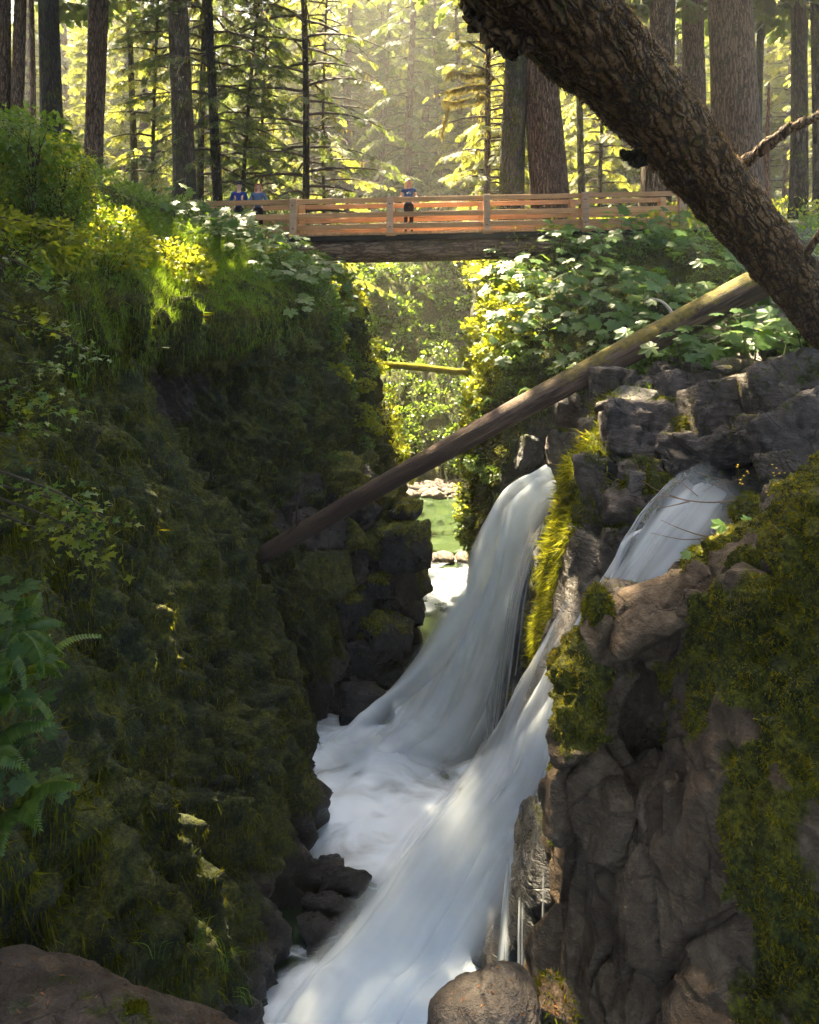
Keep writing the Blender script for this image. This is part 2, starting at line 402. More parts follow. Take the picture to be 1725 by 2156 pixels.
M['lean'] = bark_mat('leaning_trunk_bark', [(0.016, 0.008, 0.004), (0.075, 0.040, 0.016), (0.19, 0.115, 0.05)], 0.9, 0.3, 0.10, (-0.58, -0.73, 0.36))
M['twig'] = plain('twig_bark', (0.05, 0.035, 0.022), 0.85)
M['stem'] = plain('green_stems', (0.06, 0.075, 0.025), 0.7)
M['timber'] = timber_mat('cedar_timber', (0.42, 0.225, 0.095))
M['post'] = timber_mat('weathered_post', (0.44, 0.28, 0.17))
M['bridge_log'] = bark_mat('bridge_log', [(0.045, 0.026, 0.016), (0.125, 0.076, 0.046), (0.25, 0.165, 0.105)], 0.7, 0.15, 0.02, 'x')
M['dark_wood'] = plain('dark_wood', (0.022, 0.016, 0.012), 0.9)
M['bolt'] = plain('rusty_bolt', (0.09, 0.05, 0.035), 0.5)
M['soil'] = plain('forest_soil', (0.040, 0.030, 0.018), 0.95, 0.5, 6.0, 0.1, 0.05)
M['branch_gold'] = plain('bare_branch', (0.20, 0.13, 0.08), 0.8)

def log_mat():
    t = NT('fallen_log_wood'); co = t.gen(); oc = t.obj_co()
    g = t.noise(t.map(co, (3, 40, 40)), 1.0, 6, 0.65, 0.4); p = t.noise(t.map(co, (5, 3, 3)), 1.4, 5, 0.6)
    bare = t.ramp(g, [(0.3, (0.060, 0.036, 0.026)), (0.5, (0.13, 0.082, 0.060)), (0.7, (0.23, 0.155, 0.115))])
    barkc = t.ramp(g, [(0.3, (0.016, 0.010, 0.008)), (0.55, (0.055, 0.032, 0.024)), (0.75, (0.10, 0.062, 0.046))])
    col = t.mix(t.ramp(p, [(0.44, 0.0), (0.53, 1.0)]), barkc, bare)
    sx = t.n('SeparateXYZ', Vector=co).outputs
    low = t.ramp(sx[0], [(0.0, 1.0), (0.34, 0.75), (0.42, 0.0)]); col = t.mix(low, col, barkc)
    nz = t.n('SeparateXYZ', Vector=t.n('NewGeometry').outputs['Normal']).outputs[2]
    mk = t.math('ADD', t.math('MULTIPLY', nz, 0.36), t.noise(oc, 2.6, 5, 0.7))
    mk = t.math('MULTIPLY', t.ramp(mk, [(0.60, 0.0), (0.70, 1.0)]), t.ramp(sx[0], [(0.5, 0.05), (0.66, 0.9)]))
    col = t.mix(mk, col, t.ramp(t.noise(oc, 12, 4), [(0.3, (0.07, 0.07, 0.012)), (0.6, (0.19, 0.14, 0.02)), (0.8, (0.26, 0.16, 0.03))]))
    return t.done(t.principled(col, 0.8, t.bump(g, 0.8, 0.05), spec=0.3))
M['log'] = log_mat()

def water_mat(name, lo, hi, seed, across=10.0, along=0.55, amax=1.0, edge=0.22):
    """white falling water: silky threads along the flow, thinning to nothing at the sides"""
    t = NT(name); uvn = t.n('UVMap'); uv = uvn.outputs[0]
    s = t.n('SeparateXYZ', Vector=uv).outputs
    n1 = t.noise(t.map(uv, (across, along, 1), (seed * 3.1, seed * 1.7, 0)), 1.0, 3, 0.5, 0.25)
    n2 = t.noise(t.map(uv, (across * 5, along * 0.8, 1), (seed, 5, 0)), 1.0, 2, 0.5)
    st = t.math('ADD', t.math('MULTIPLY', n1, 0.88), t.math('MULTIPLY', n2, 0.12))
    a = t.ramp(st, [(lo, 0.0), (hi, 1.0)], 'EASE')
    e = t.math('MULTIPLY', t.ramp(s[0], [(0.0, 0.0), (edge, 1.0)], 'EASE'), t.ramp(s[0], [(1 - edge, 1.0), (1.0, 0.0)], 'EASE'))
    a = t.math('MULTIPLY', t.math('MULTIPLY', a, e), t.math('MULTIPLY', t.attr('fade'), amax))
    d = t.n('BsdfDiffuse', Color=(0.80, 0.86, 0.93)).outputs[0]
    tr = t.n('BsdfTranslucent', Color=(0.80, 0.86, 0.93)).outputs[0]
    m1 = t.n('MixShader'); m1.inputs[0].default_value = 0.55; t.set(m1.inputs[1], d); t.set(m1.inputs[2], tr)
    m2 = t.n('MixShader'); t.set(m2.inputs[0], a); t.set(m2.inputs[1], t.n('BsdfTransparent').outputs[0]); t.set(m2.inputs[2], m1.outputs[0])
    return t.done(m2.outputs[0])

def foam_mat():
    t = NT('white_foam'); co = t.obj_co()
    n = t.noise(t.map(co, (0.9, 1.6, 1)), 1.0, 4, 0.5, 0.8)
    a = t.math('ADD', t.attr('foam'), t.math('MULTIPLY', t.math('SUBTRACT', n, 0.5), 1.5))
    a = t.ramp(a, [(0.15, 0.0), (0.85, 1.0)], 'EASE')
    d = t.n('BsdfDiffuse', Color=(0.77, 0.84, 0.93)).outputs[0]
    m2 = t.n('MixShader'); t.set(m2.inputs[0], a); t.set(m2.inputs[1], t.n('BsdfTransparent').outputs[0]); t.set(m2.inputs[2], d)
    return t.done(m2.outputs[0])
M['foam'] = foam_mat()

def river_mat():
    t = NT('green_river'); co = t.obj_co()
    n = t.noise(t.map(co, (1.1, 0.5, 1)), 1.4, 4, 0.55, 0.8); n2 = t.noise(co, 0.5, 3)
    col = t.ramp(n2, [(0.3, (0.012, 0.026, 0.012)), (0.5, (0.026, 0.042, 0.018)), (0.7, (0.045, 0.062, 0.028))])
    return t.done(t.principled(col, 0.09, t.bump(n, 0.25, 0.1), spec=0.5))
M['river'] = river_mat()

# ------------------------------------------------------------------ leaf templates  (x forward, y side, z normal)
def tmpl_palmate(lobes=7, serr=True):
    pts = [(0.0, 0.0)]
    angs = np.linspace(-150, 150, lobes)
    for k, a in enumerate(angs):
        L = 0.5 + 0.5 * math.cos(R(a) * 0.55) ** 1.5
        w = 150 / (lobes - 1)
        for da, rr in (((-w * 0.95, 0.66), (-w * 0.5, 0.84), (0, 1.0), (w * 0.5, 0.84)) if serr else ((-w * 0.95, 0.5), (0, 1.0))):
            r = L * rr; b = R(a + da); pts.append((0.28 + r * 0.62 * math.cos(b), r * 0.62 * math.sin(b)))
    V = np.array([(x, y, -0.22 * (x - 0.3) ** 2 - 0.25 * y * y + 0.05 * abs(y)) for x, y in pts]); n = len(V)
    V[0] = (0.30, 0, 0.0)
    Fc = np.array([[0, i, i + 1] for i in range(1, n - 1)])
    return V, Fc
LEAF7 = tmpl_palmate(7, True); LEAF5 = tmpl_palmate(5, False)
LEAFO = (np.array([(0, 0, 0), (0.3, 0.23, -0.02), (0.65, 0.22, -0.05), (1, 0, -0.12), (0.65, -0.22, -0.05), (0.3, -0.23, -0.02)]), np.array([[0, 1, 2], [0, 2, 3], [0, 3, 4], [0, 4, 5]]))
def tmpl_spray(n=4, wid=0.075):
    V, Q = [], []
    def dia(x, y, a, L, w):
        c, s = math.cos(a), math.sin(a); b = len(V)
        for lx, ly in ((0, 0), (L * 0.5, w), (L, 0), (L * 0.5, -w)):
            X, Y = x + c * lx - s * ly, y + s * lx + c * ly
            V.append((X, Y, -0.22 * X * X - 0.2 * Y * Y))
        Q.append((b, b + 1, b + 2, b + 3))
    for k in range(n):
        x = 0.06 + k * 0.8 / n; L = 0.46 * (1 - 0.6 * k / n)
        dia(x, 0, R(48), L, wid); dia(x + 0.05, 0, R(-48), L, wid)
    dia(0.62, 0, 0, 0.38, wid)
    return np.array(V), np.array(Q)
SPRAY = tmpl_spray(5, 0.042); SPRAY_LO = tmpl_spray(2, 0.13)

# ------------------------------------------------------------------ the setting: cliffs, banks, forest floor, river
def facemask(Q, a): return a[Q].mean(1)

def moss_tufts(name, V, Q, n, mask, lmin, lmax, width, parent, mat=None, droop=0.6, seed=1):
    rg = np.random.default_rng(seed)
    p, nr, f = scatter(V, Q, n, mask, rg)
    down = np.array([0, 0, -1.0]); k = rg.random((n, 1))
    d = nr * (0.5 + 0.5 * rg.random((n, 1))) + down * droop * k * 1.6 + 0.45 * rand_unit(n, rg)
    d /= np.linalg.norm(d, axis=1, keepdims=True)
    side = np.cross(d, rand_unit(n, rg)); side /= np.linalg.norm(side, axis=1, keepdims=True) + 1e-9
    L = (lmin + (lmax - lmin) * rg.random((n, 1)) ** 2); wd = width * (0.6 + 0.8 * rg.random((n, 1)))
    p = p - nr * 0.01
    A = p - side * wd; B = p + side * wd; T = p + d * L
    VV = np.stack([A, B, T], 1).reshape(-1, 3); FF = np.arange(3 * n).reshape(-1, 3)
    o = obj(name, VV, FF, mat or M['moss_blade'], parent, smooth=False)
    return tag(o, kind='stuff')

# --- left cliff: rows are stations up the gorge, columns run from the bank over the lip down to below the water
LC = {
 4.0:  [(-45, 3.0), (-9, 2.4), (-6.0, 1.4), (-4.6, 0.0), (-4.2, -1.4), (-3.9, -2.9), (-3.6, -4.8), (-3.2, -6.6), (-2.9, -8.4), (-2.6, -11)],
 7.0:  [(-45, 3.2), (-10, 2.8), (-6.6, 1.7), (-4.9, 0.3), (-4.1, -1.2), (-3.7, -2.7), (-3.3, -4.6), (-2.8, -6.3), (-2.3, -8.2), (-2.0, -11)],
 9.0:  [(-45, 3.4), (-11, 3.0), (-6.9, 1.7), (-4.8, 0.35), (-4.6, -1.0), (-4.2, -2.6), (-3.6, -4.4), (-2.9, -6.2), (-2.2, -8.0), (-1.8, -11)],
 11.0: [(-45, 3.4), (-11, 3.0), (-6.6, 1.5), (-4.2, -0.2), (-4.5, -1.2), (-4.1, -2.5), (-3.3, -4.4), (-2.6, -6.2), (-1.9, -7.8), (-1.55, -11)],
 12.5: [(-45, 3.3), (-11, 2.9), (-6.3, 1.3), (-3.8, -0.7), (-5.0, -1.4), (-4.9, -2.8), (-3.3, -4.6), (-2.5, -6.2), (-2.1, -7.6), (-1.8, -11)],
 14.0: [(-45, 3.2), (-11, 2.8), (-6.2, 1.2), (-3.6, -0.8), (-5.1, -1.5), (-5.1, -3.0), (-4.0, -4.6), (-3.4, -6.2), (-2.7, -8.0), (-2.3, -11)],
 15.0: [(-45, 3.2), (-11, 2.7), (-6.0, 1.2), (-3.5, -0.6), (-4.6, -1.6), (-4.5, -3.2), (-3.4, -4.8), (-2.6, -6.2), (-1.8, -7.8), (-1.2, -11)],
 16.2: [(-45, 3.0), (-11, 2.5), (-5.7, 1.3), (-3.4, -0.4), (-3.7, -1.8), (-3.4, -3.2), (-2.7, -4.5), (-1.3, -5.5), (-0.5, -7.0), (-0.4, -11)],
 17.4: [(-45, 3.0), (-11, 2.4), (-5.4, 1.3), (-3.2, -0.3), (-3.3, -1.7), (-2.8, -3.1), (-2.2, -4.2), (-0.9, -5.0), (-0.15, -6.2), (-0.2, -11)],
 19.0: [(-45, 3.0), (-11, 2.3), (-5.0, 1.3), (-2.8, -0.2), (-2.7, -1.6), (-2.2, -3.0), (-1.9, -4.2), (-1.3, -5.2), (-0.8, -7.0), (-0.7, -11)],
 22.0: [(-45, 3.2), (-12, 2.0), (-5.0, 1.35), (-2.6, 0.3), (-2.2, -1.2), (-1.9, -2.8), (-1.6, -4.5), (-1.2, -6.0), (-0.9, -8.0), (-0.8, -11)],
 27.0: [(-45, 4.2), (-12, 2.6), (-5.2, 1.8), (-2.8, 0.6), (-2.5, -1.0), (-2.1, -2.8), (-1.7, -4.5), (-1.2, -6.0), (-0.8, -8.0), (-0.7, -11)],
 33.0: [(-45, 5.2), (-14, 3.4), (-7.0, 2.4), (-4.6, 0.8), (-4.2, -1.0), (-3.8, -2.8), (-3.3, -4.5), (-2.8, -6.0), (-2.2, -8.0), (-1.9, -11)],
 37.0: [(-45, 6.0), (-16, 3.8), (-11.0, 2.6), (-9.0, 0.8), (-8.6, -1.0), (-8.2, -2.8), (-7.8, -4.5), (-7.2, -6.0), (-6.5, -8.0), (-6.0, -11)],
}
ctrl = [[(x, Y, z) for x, z in pr] for Y, pr in LC.items()]
tS = np.concatenate([np.linspace(0, 1, 16)[:-1], np.linspace(1, 10, 360)[:-1], np.linspace(10, 13, 60)]); tP = np.concatenate([np.linspace(0, 2, 22)[:-1], np.linspace(2, 9, 280)]); nS, nP = len(tS), len(tP)
G, N = loft(ctrl, tS, tP)
if N[nS // 3, nP * 2 // 3, 0] < 0: N = -N
Pt = G.reshape(-1, 3); Nn = N.reshape(-1, 3)
down = np.clip((0.4 - Pt[:, 2]) / 1.2, 0, 1)                       # wall below the lip
sk = Pt.copy(); sk[:, 1] += 0.35 * sk[:, 2]                        # ribs lean along the wall
col_ = fbm(sk * np.array([1.0, 1.0, 0.16]), 1.5, 4, 3, True)       # standing ribs and grooves
blk = fbm(Pt * np.array([0.8, 0.8, 0.6]), 0.8, 4, 9)
lump = fbm(Pt * np.array([1, 1, 0.55]), 3.2, 3, 21)
disp = down * (0.95 * (col_ - 0.35) + 0.55 * blk + 0.14 * lump + 0.30 * (fbm(sk * np.array([1, 1, 0.13]), 4.2, 3, 22, True) - 0.3)) + (1 - down) * 0.10 * fbm(Pt, 1.2, 3, 5)
stp = np.sin(Pt[:, 2] * 3.3 + 3 * noise(Pt * 0.7, 4)) * np.clip((Pt[:, 1] - 14.2) / 1.5, 0, 1) * down
disp += 0.12 * stp
disp += down * (0.14 - 0.55 * np.abs(noise(sk * np.array([1.8, 1.8, 0.45]), 23)) - 0.26 * np.abs(noise(sk * np.array([5.0, 5.0, 1.6]), 24)))
but = np.clip((Pt[:, 1] - 14.6) / 0.8, 0, 1) * np.clip((19.5 - Pt[:, 1]) / 1.0, 0, 1) * np.clip((-3.9 - Pt[:, 2]) / 0.8, 0, 1)
d1, d2, hc_, cc_ = cells(Pt * np.array([1.5, 1.5, 1.2]), 5)
blocky = 0.75 * (hc_ - 0.5) + 0.35 * ((Pt * np.array([1.5, 1.5, 1.2]) - cc_) @ np.array([0.3, 0.2, -0.7])) - 0.22 * np.clip(1 - (d2 - d1) / 0.12, 0, 1)
disp -= 0.28 * down * np.clip((14.5 - Pt[:, 1]) / 1.5, 0, 1)
disp = disp * (1 - 0.7 * but) + but * blocky
V = Pt + Nn * disp[:, None]
lowband = np.clip((-7.4 - V[:, 2]) / 1.2, 0, 1)                    # bare wet stone close to the water
mossv = np.clip(1.05 - lowband * 0.9 + 0.35 * fbm(Pt, 0.9, 3, 31) - np.clip((Pt[:, 1] - 14.5) / 2, 0, 1) * 0.42 * np.clip((-4.2 - Pt[:, 2]) / 1.5, 0, 1), 0, 1.2)
cave = np.exp(-((Pt[:, 1] - 14) / 1.8) ** 2 - ((Pt[:, 2] + 2.2) / 1.1) ** 2); mossv -= 0.8 * cave; mossv -= but * (0.55 - 0.5 * (hc_ > 0.55))
Q = grid_quads(nS, nP)
LCV, LCQ = V, Q
sun_tint = np.clip(np.exp(-((Pt[:, 1] - 17.2) / 1.5) ** 2) * np.clip((-3.6 - Pt[:, 2]) / 1.2, 0, 1) * np.clip((Pt[:, 0] + 2.6) / 1.0, 0, 1) * 1.2 + 0.5 * np.clip((Pt[:, 2] + 2.4) / 2.0, 0, 1) + 0.3 * fbm(Pt, 0.7, 3, 34), 0, 1)  # sunlight painted into the moss of the buttress and upper cliff
left = obj('left_cliff', V, Q, M['cliff'], attrs={'moss': mossv, 'fresh': sun_tint})
tag(left, 'dark mossy gorge wall left of the falls', kind='structure')
fc = V[Q].mean(1); fn = np.cross(V[Q[:, 1]] - V[Q[:, 0]], V[Q[:, 3]] - V[Q[:, 0]]); fn /= np.linalg.norm(fn, axis=1, keepdims=True)
if (fn[:, 0] * down[Q[:, 0]]).sum() < 0:
    LCQ = Q = Q[:, ::-1]; fn = -fn
    left.data.flip_normals()
fm = facemask(Q, mossv)
near = np.clip(9.5 / np.maximum(fc[:, 1], 4.0), 0.25, 1.6) ** 2
msk = np.where((fm > 0.55) & (fc[:, 0] > -6) & (fc[:, 2] < 0.9) & (fc[:, 2] > W - 0.1) & (fc[:, 1] < 24) & (fc[:, 1] > 5), near, 0)
clump = np.clip(facemask(Q, fbm(V, 2.0, 3, 37)) * 3 + 0.5, 0.05, 1.2)
moss_tufts('moss', V, Q, 75000, msk * clump, 0.04, 0.22, 0.008, left, droop=1.8, seed=3)
moss_tufts('moss', V, Q, 16000, np.where((facemask(Q, sun_tint) > 0.35) & (fm > 0.5) & (fc[:, 1] > 14), 1.0, 0), 0.05, 0.2, 0.014, left, M['moss_fresh'], 1.2, seed=6)
moss_tufts('moss', V, Q, 7000, np.where((fc[:, 2] < -0.25) & (fc[:, 2] > -1.3) & (fc[:, 1] > 9) & (fc[:, 1] < 19) & (fc[:, 0] > -4.6) & (fc[:, 0] < -2.4), 1.0, 0), 0.08, 0.32, 0.008, left, M['grass'], 3.5, seed=8)
LCN = fn; LCC = fc

# --- right bank: shelf, channels, the fin between the falls, bank and bridge end
RC = {
 3.0:  [(2.6, -11), (2.7, -8.5), (2.8, -7), (3.0, -5.6), (3.6, -4.6), (4.8, -3.4), (7.5, -2.0), (12, -1.2), (45, 1)],
 7.0:  [(1.9, -11), (2.0, -8.5), (2.1, -7), (2.3, -5.8), (2.9, -4.8), (4.3, -3.7), (7.2, -2.1), (12, -1.0), (45, 1)],
 8.6:  [(0.9, -11), (1.2, -8.6), (1.6, -7.2), (2.1, -5.9), (2.9, -4.7), (4.2, -3.7), (7.0, -2.6), (12, -1.0), (45, 1)],
 9.8:  [(0.4, -11), (0.8, -8.4), (1.4, -7.0), (2.0, -5.7), (2.8, -4.6), (4.2, -3.6), (6.6, -3.2), (12, -1.2), (45, 1)],
 10.8: [(1.0, -11), (1.4, -8.2), (1.8, -6.6), (2.3, -5.3), (3.0, -4.4), (4.5, -3.5), (6.6, -3.2), (12, -1.0), (45, 1)],
 11.6: [(2.0, -11), (2.15, -8.0), (2.35, -6.0), (2.65, -4.2), (3.1, -3.1), (4.5, -2.9), (7.0, -2.2), (12, -0.8), (45, 1.2)],
 12.6: [(2.1, -11), (2.3, -8.0), (2.5, -6.0), (2.8, -4.0), (3.2, -2.6), (4.5, -2.3), (7.0, -1.7), (12, -0.6), (45, 1.2)],
 13.5: [(2.1, -11), (2.3, -8.0), (2.5, -6.2), (2.85, -4.6), (3.3, -3.2), (4.5, -2.0), (7.0, -1.4), (12, -0.4), (45, 1.4)],
 14.5: [(1.6, -11), (1.8, -8.2), (2.2, -6.6), (2.7, -5.3), (3.2, -4.7), (4.0, -3.4), (6.0, -1.7), (12, -0.2), (45, 1.6)],
 15.5: [(1.4, -11), (1.6, -8.2), (2.0, -6.5), (2.5, -5.2), (3.1, -4.7), (3.8, -3.2), (6.0, -1.4), (12, 0.2), (45, 1.8)],
 16.8: [(1.4, -11), (1.55, -8.0), (1.7, -6.0), (1.95, -4.6), (2.4, -3.4), (3.6, -2.0), (6.5, -0.6), (12, 0.6), (45, 2)],
 19.5: [(1.7, -11), (1.8, -7.0), (1.9, -4.0), (2.0, -2.2), (2.3, -1.1), (3.8, -0.3), (7.0, 0.6), (12, 1.2), (45, 2.4)],
 22.5: [(2.0, -11), (2.1, -7.0), (2.2, -4.0), (2.3, -2.0), (2.7, -0.2), (4.2, 0.9), (7.5, 1.45), (12, 1.7), (45, 3)],
 28.0: [(2.6, -11), (2.7, -7.0), (2.7, -4.0), (2.8, -2.0), (3.1, 0.2), (4.6, 1.3), (8.0, 1.9), (14, 2.4), (45, 4)],
 37.0: [(3.0, -11), (3.1, -7.0), (3.2, -4.0), (3.3, -2.0), (3.7, 0.6), (5.6, 1.9), (9.0, 2.6), (14, 3.4), (45, 6)],
}
ctrl = [[(x, Y, z) for x, z in pr] for Y, pr in RC.items()]
tS = np.concatenate([np.linspace(0, 1, 12)[:-1], np.linspace(1, 12, 310)[:-1], np.linspace(12, 14, 46)]); tP = np.concatenate([np.linspace(0, 6, 240)[:-1], np.linspace(6, 8, 26)]); nS, nP = len(tS), len(tP)
G, N = loft(ctrl, tS, tP)
if N[nS // 2, nP // 3, 0] > 0: N = -N
Pt = G.reshape(-1, 3); Nn = N.reshape(-1, 3)
wall = np.clip((4.6 - Pt[:, 0]) / 1.5, 0, 1); shelf = np.clip((16.5 - Pt[:, 1]) / 2, 0, 1)
col_ = fbm(Pt * np.array([1.0, 1.0, 0.2]), 1.8, 4, 43, True); blk = fbm(Pt, 0.9, 4, 49)
fac = np.round(fbm(Pt * np.array([1, 1, 0.7]), 1.6, 2, 77) * 5) / 5     # blocky steps in the shelf
disp = wall * (0.26 * (col_ - 0.35) + 0.3 * blk) + (1 - wall) * shelf * 0.35 * fac + 0.10 * fbm(Pt, 2.4, 3, 55)
d1, d2, hc_, cc_ = cells(Pt * np.array([0.9, 1.1, 1.0]), 15); tl_ = np.stack([np.sin(hc_ * 40), np.cos(hc_ * 57), np.full(len(Pt), 0.2)], 1)
sh_ = shelf * np.clip((Pt[:, 0] - 2.6) / 0.8, 0, 1) * np.clip((Pt[:, 1] - 9.5) / 1.0, 0, 1)
disp = disp * (1 - sh_) + sh_ * (0.55 * (hc_ - 0.5) + 0.30 * ((Pt * np.array([0.9, 1.1, 1.0]) - cc_) * tl_).sum(1) - 0.25 * np.clip(1 - (d2 - d1) / 0.10, 0, 1) + 0.05 * fbm(Pt, 3, 3, 57))
chan = np.exp(-((Pt[:, 1] - 10.0) / 0.9) ** 2) + np.exp(-((Pt[:, 1] - 15.0) / 0.8) ** 2)
disp *= 1 - 0.65 * np.clip(chan, 0, 1)
V = Pt + Nn * disp[:, None]
fin = np.exp(-((Pt[:, 1] - 12.7) / 0.9) ** 2) * wall
mossv = np.clip(0.40 + 0.65 * fin + 0.9 * np.clip((Pt[:, 1] - 16) / 1.5, 0, 1) + 0.55 * fbm(Pt, 1.1, 3, 61) - 0.6 * np.clip(chan, 0, 1) - np.clip((-7.6 - V[:, 2]), 0, 1), 0, 1.2)
Q = grid_quads(nS, nP)
sun_tint = np.clip(fin * 1.1 + np.clip((Pt[:, 1] - 16.3), 0, 1) * (Pt[:, 0] < 2.8) * 0.7 + 0.3 * fbm(Pt, 0.8, 3, 65), 0, 1)  # sunlight painted into the moss of the fin and wall edge
mossv = np.where(sh_ > 0.5, np.clip(0.18 + 0.6 * fbm(Pt, 1.0, 3, 67) + 0.55 * np.clip(1 - (d2 - d1) / 0.14, 0, 1), 0, 1.1), mossv)
f2 = np.exp(-((Pt[:, 1] - 12.4) / 1.1) ** 2) * np.clip((3.8 - Pt[:, 0]) / 0.4, 0, 1); mossv = np.maximum(mossv, f2 * (0.85 + 0.5 * fbm(Pt, 1.6, 3, 68))); sun_tint = np.maximum(sun_tint, f2)
right = obj('right_bank', V, Q, M['cliff'], attrs={'moss': mossv, 'fresh': sun_tint, 'pale': sh_})
tag(right, 'rock shelf and mossy bank right of the gorge', kind='structure')
fn = np.cross(V[Q[:, 1]] - V[Q[:, 0]], V[Q[:, 3]] - V[Q[:, 0]]); fn /= np.linalg.norm(fn, axis=1, keepdims=True)
if fn[:, 2].mean() < 0:
    Q = Q[:, ::-1]; fn = -fn; right.data.flip_normals()
RCV, RCQ, RCN, RCC = V, Q, fn, V[Q].mean(1)
fm = facemask(Q, mossv); fc = RCC
near = np.clip(9.5 / np.maximum(fc[:, 1], 4.0), 0.25, 1.6) ** 2
msk = np.where((fm > 0.6) & (fc[:, 0] < 9) & (fc[:, 2] > W) & (fc[:, 1] < 24) & (fc[:, 1] > 7), near, 0)
moss_tufts('moss', V, Q, 60000, msk, 0.05, 0.18, 0.012, right, seed=4)
finm = np.where((np.abs(fc[:, 1] - 12.6) < 1.3) & (fc[:, 0] < 3.8) & (fc[:, 2] > -8), 1.0, 0)
moss_tufts('moss', V, Q, 16000, finm, 0.08, 0.34, 0.014, right, droop=1.6, seed=5)
moss_tufts('moss', V, Q, 12000, finm * (facemask(Q, fbm(V, 1.3, 3, 66)) > 0.0), 0.08, 0.34, 0.014, right, M['moss_fresh'], 1.6, seed=7)

# --- forest floor beyond, with the cliff where the gorge bends away
xs = np.linspace(-80, 80, 9)
ctrl = []
for x in xs:
    b = 0.0008 * x * x
    ctrl.append([(x, 35.0, -11), (x, 36.0, -8), (x, 37.8, -5.6), (x, 39.4, -3.0), (x, 41.2, -0.6), (x, 44, 1.8), (x, 50, 3.4 + b), (x, 62, 6 + b), (x, 80, 11 + b), (x, 100, 22 + b), (x, 120, 36 + b)])
nS, nP = 360, 110
G, N = loft(ctrl, nS, nP)
if N[nS // 2, nP // 3, 1] > 0: N = -N
Pt = G.reshape(-1, 3); Nn = N.reshape(-1, 3)
cl = np.clip((44 - Pt[:, 1]) / 2, 0, 1)
disp = cl * (1.5 * fbm(Pt * np.array([1, 1, 0.3]), 0.45, 4, 81, True) + 0.3 * fbm(Pt, 1.6, 3, 83)) + (1 - cl) * 0.5 * fbm(Pt, 0.25, 3, 85)
V = Pt + Nn * disp[:, None]
Q = grid_quads(nS, nP)
mossv = np.clip(0.75 + 0.6 * fbm(Pt, 0.6, 4, 91) + (1 - cl) * 0.6, 0, 1.2)
floor = obj('forest_floor', V, Q, M['cliff'], attrs={'moss': mossv, 'fresh': cl * 0.6}); tag(floor, 'forest floor rising behind the gorge', kind='structure')  # far cliff moss is tinted as if sunlit
fn = np.cross(V[Q[:, 1]] - V[Q[:, 0]], V[Q[:, 3]] - V[Q[:, 0]]); fn /= np.linalg.norm(fn, axis=1, keepdims=True)
if fn[:, 2].mean() < 0: Q = Q[:, ::-1]; fn = -fn; floor.data.flip_normals()
FFV, FFQ, FFN, FFC = V, Q, fn, V[Q].mean(1)

gx, gy = np.meshgrid(np.linspace(-3.5, 4.5, 90), np.linspace(0, 1, 60), indexing='ij')
tv = np.stack([gx.ravel(), 31.2 + 5.0 * gy.ravel() + 0.25 * gx.ravel(), -9.3 + 5.2 * gy.ravel() ** 0.9 + 0.25 * gx.ravel()], 1); tv[:, 2] += 0.5 * fbm(tv, 0.9, 4, 95)
tq = grid_quads(90, 60); talus = obj('talus_slope', tv, tq, M['cliff'], attrs={'moss': np.full(len(tv), 0.8)}); tag(talus, 'leafy slope of fallen rock at the gorge bend', kind='structure')
if talus.data.polygons[0].normal.z < 0: talus.data.flip_normals(); tq = tq[:, ::-1]
TLC = tv[tq].mean(1); TLN = np.tile(np.array([0, -0.6, 0.8]), (len(tq), 1))
# --- river in the bottom of the gorge
gx, gy = np.meshgrid(np.linspace(-9, 7, 60), np.linspace(2.5, 37, 130), indexing='ij')
rv = np.stack([gx.ravel(), gy.ravel(), np.full(gx.size, W)], 1)
rv[:, 2] += 0.03 * fbm(rv, 0.8, 3, 101) + 0.12 * np.clip((rv[:, 1] - 19) / 8, 0, 1) * 0
river = obj('river', rv, grid_quads(60, 130)[:, ::-1], M['river']); tag(river, 'green river in the bottom of the gorge', kind='structure')
if river.data.polygons[0].normal.z < 0: river.data.flip_normals()

# ------------------------------------------------------------------ boulders and blocks
def rock_shape(a, b, c, seed, level=4, facets=13, rough=0.05, square=0.0, round_=14.0, chip=0.0):
    rg = np.random.default_rng(seed); D, Fc = ico(level)
    n = rand_unit(facets, rg)
    if square > 0: n = np.concatenate([n, np.array([[1, 0, 0], [-1, 0, 0], [0, 1, 0], [0, -1, 0], [0, 0, 1], [0, 0, -1.0]]) + rg.normal(scale=0.12, size=(6, 3))])
    n /= np.linalg.norm(n, axis=1, keepdims=True)
    h = np.concatenate([rg.uniform(0.72, 1.0, facets), np.full(len(n) - facets, 1.0 - 0.3 * square)])
    dots = np.maximum(D @ n.T, 1e-3)
    inv = (dots / h)
    r = 1.0 / (np.mean(inv ** round_, axis=1) ** (1 / round_) * len(n) ** (1 / round_ * 0.8))
    V = D * r[:, None]
    V = V / np.abs(V).max(0) * np.array([a, b, c])
    s = max(a, b, c)
    nr = D / np.array([a, b, c]); nr /= np.linalg.norm(nr, axis=1, keepdims=True)
    V = V + nr * (rough * s * (fbm(V / s * 1.0 + seed, 2.2, 5, seed % 97)))[:, None]
    if chip > 0:
        q = V / s * 3.3 + seed * 1.7; q = q + 0.25 * noise(q * 1.5, seed % 31)[:, None]; d1, d2, hc, cc = cells(q, seed % 61)
        V = V + nr * (chip * s * ((hc - 0.5) + 0.5 * ((q - cc) @ np.array([0.5, -0.4, 0.6])) - 0.5 * np.clip(1 - (d2 - d1) / 0.12, 0, 1)))[:, None]
    return V, Fc, nr

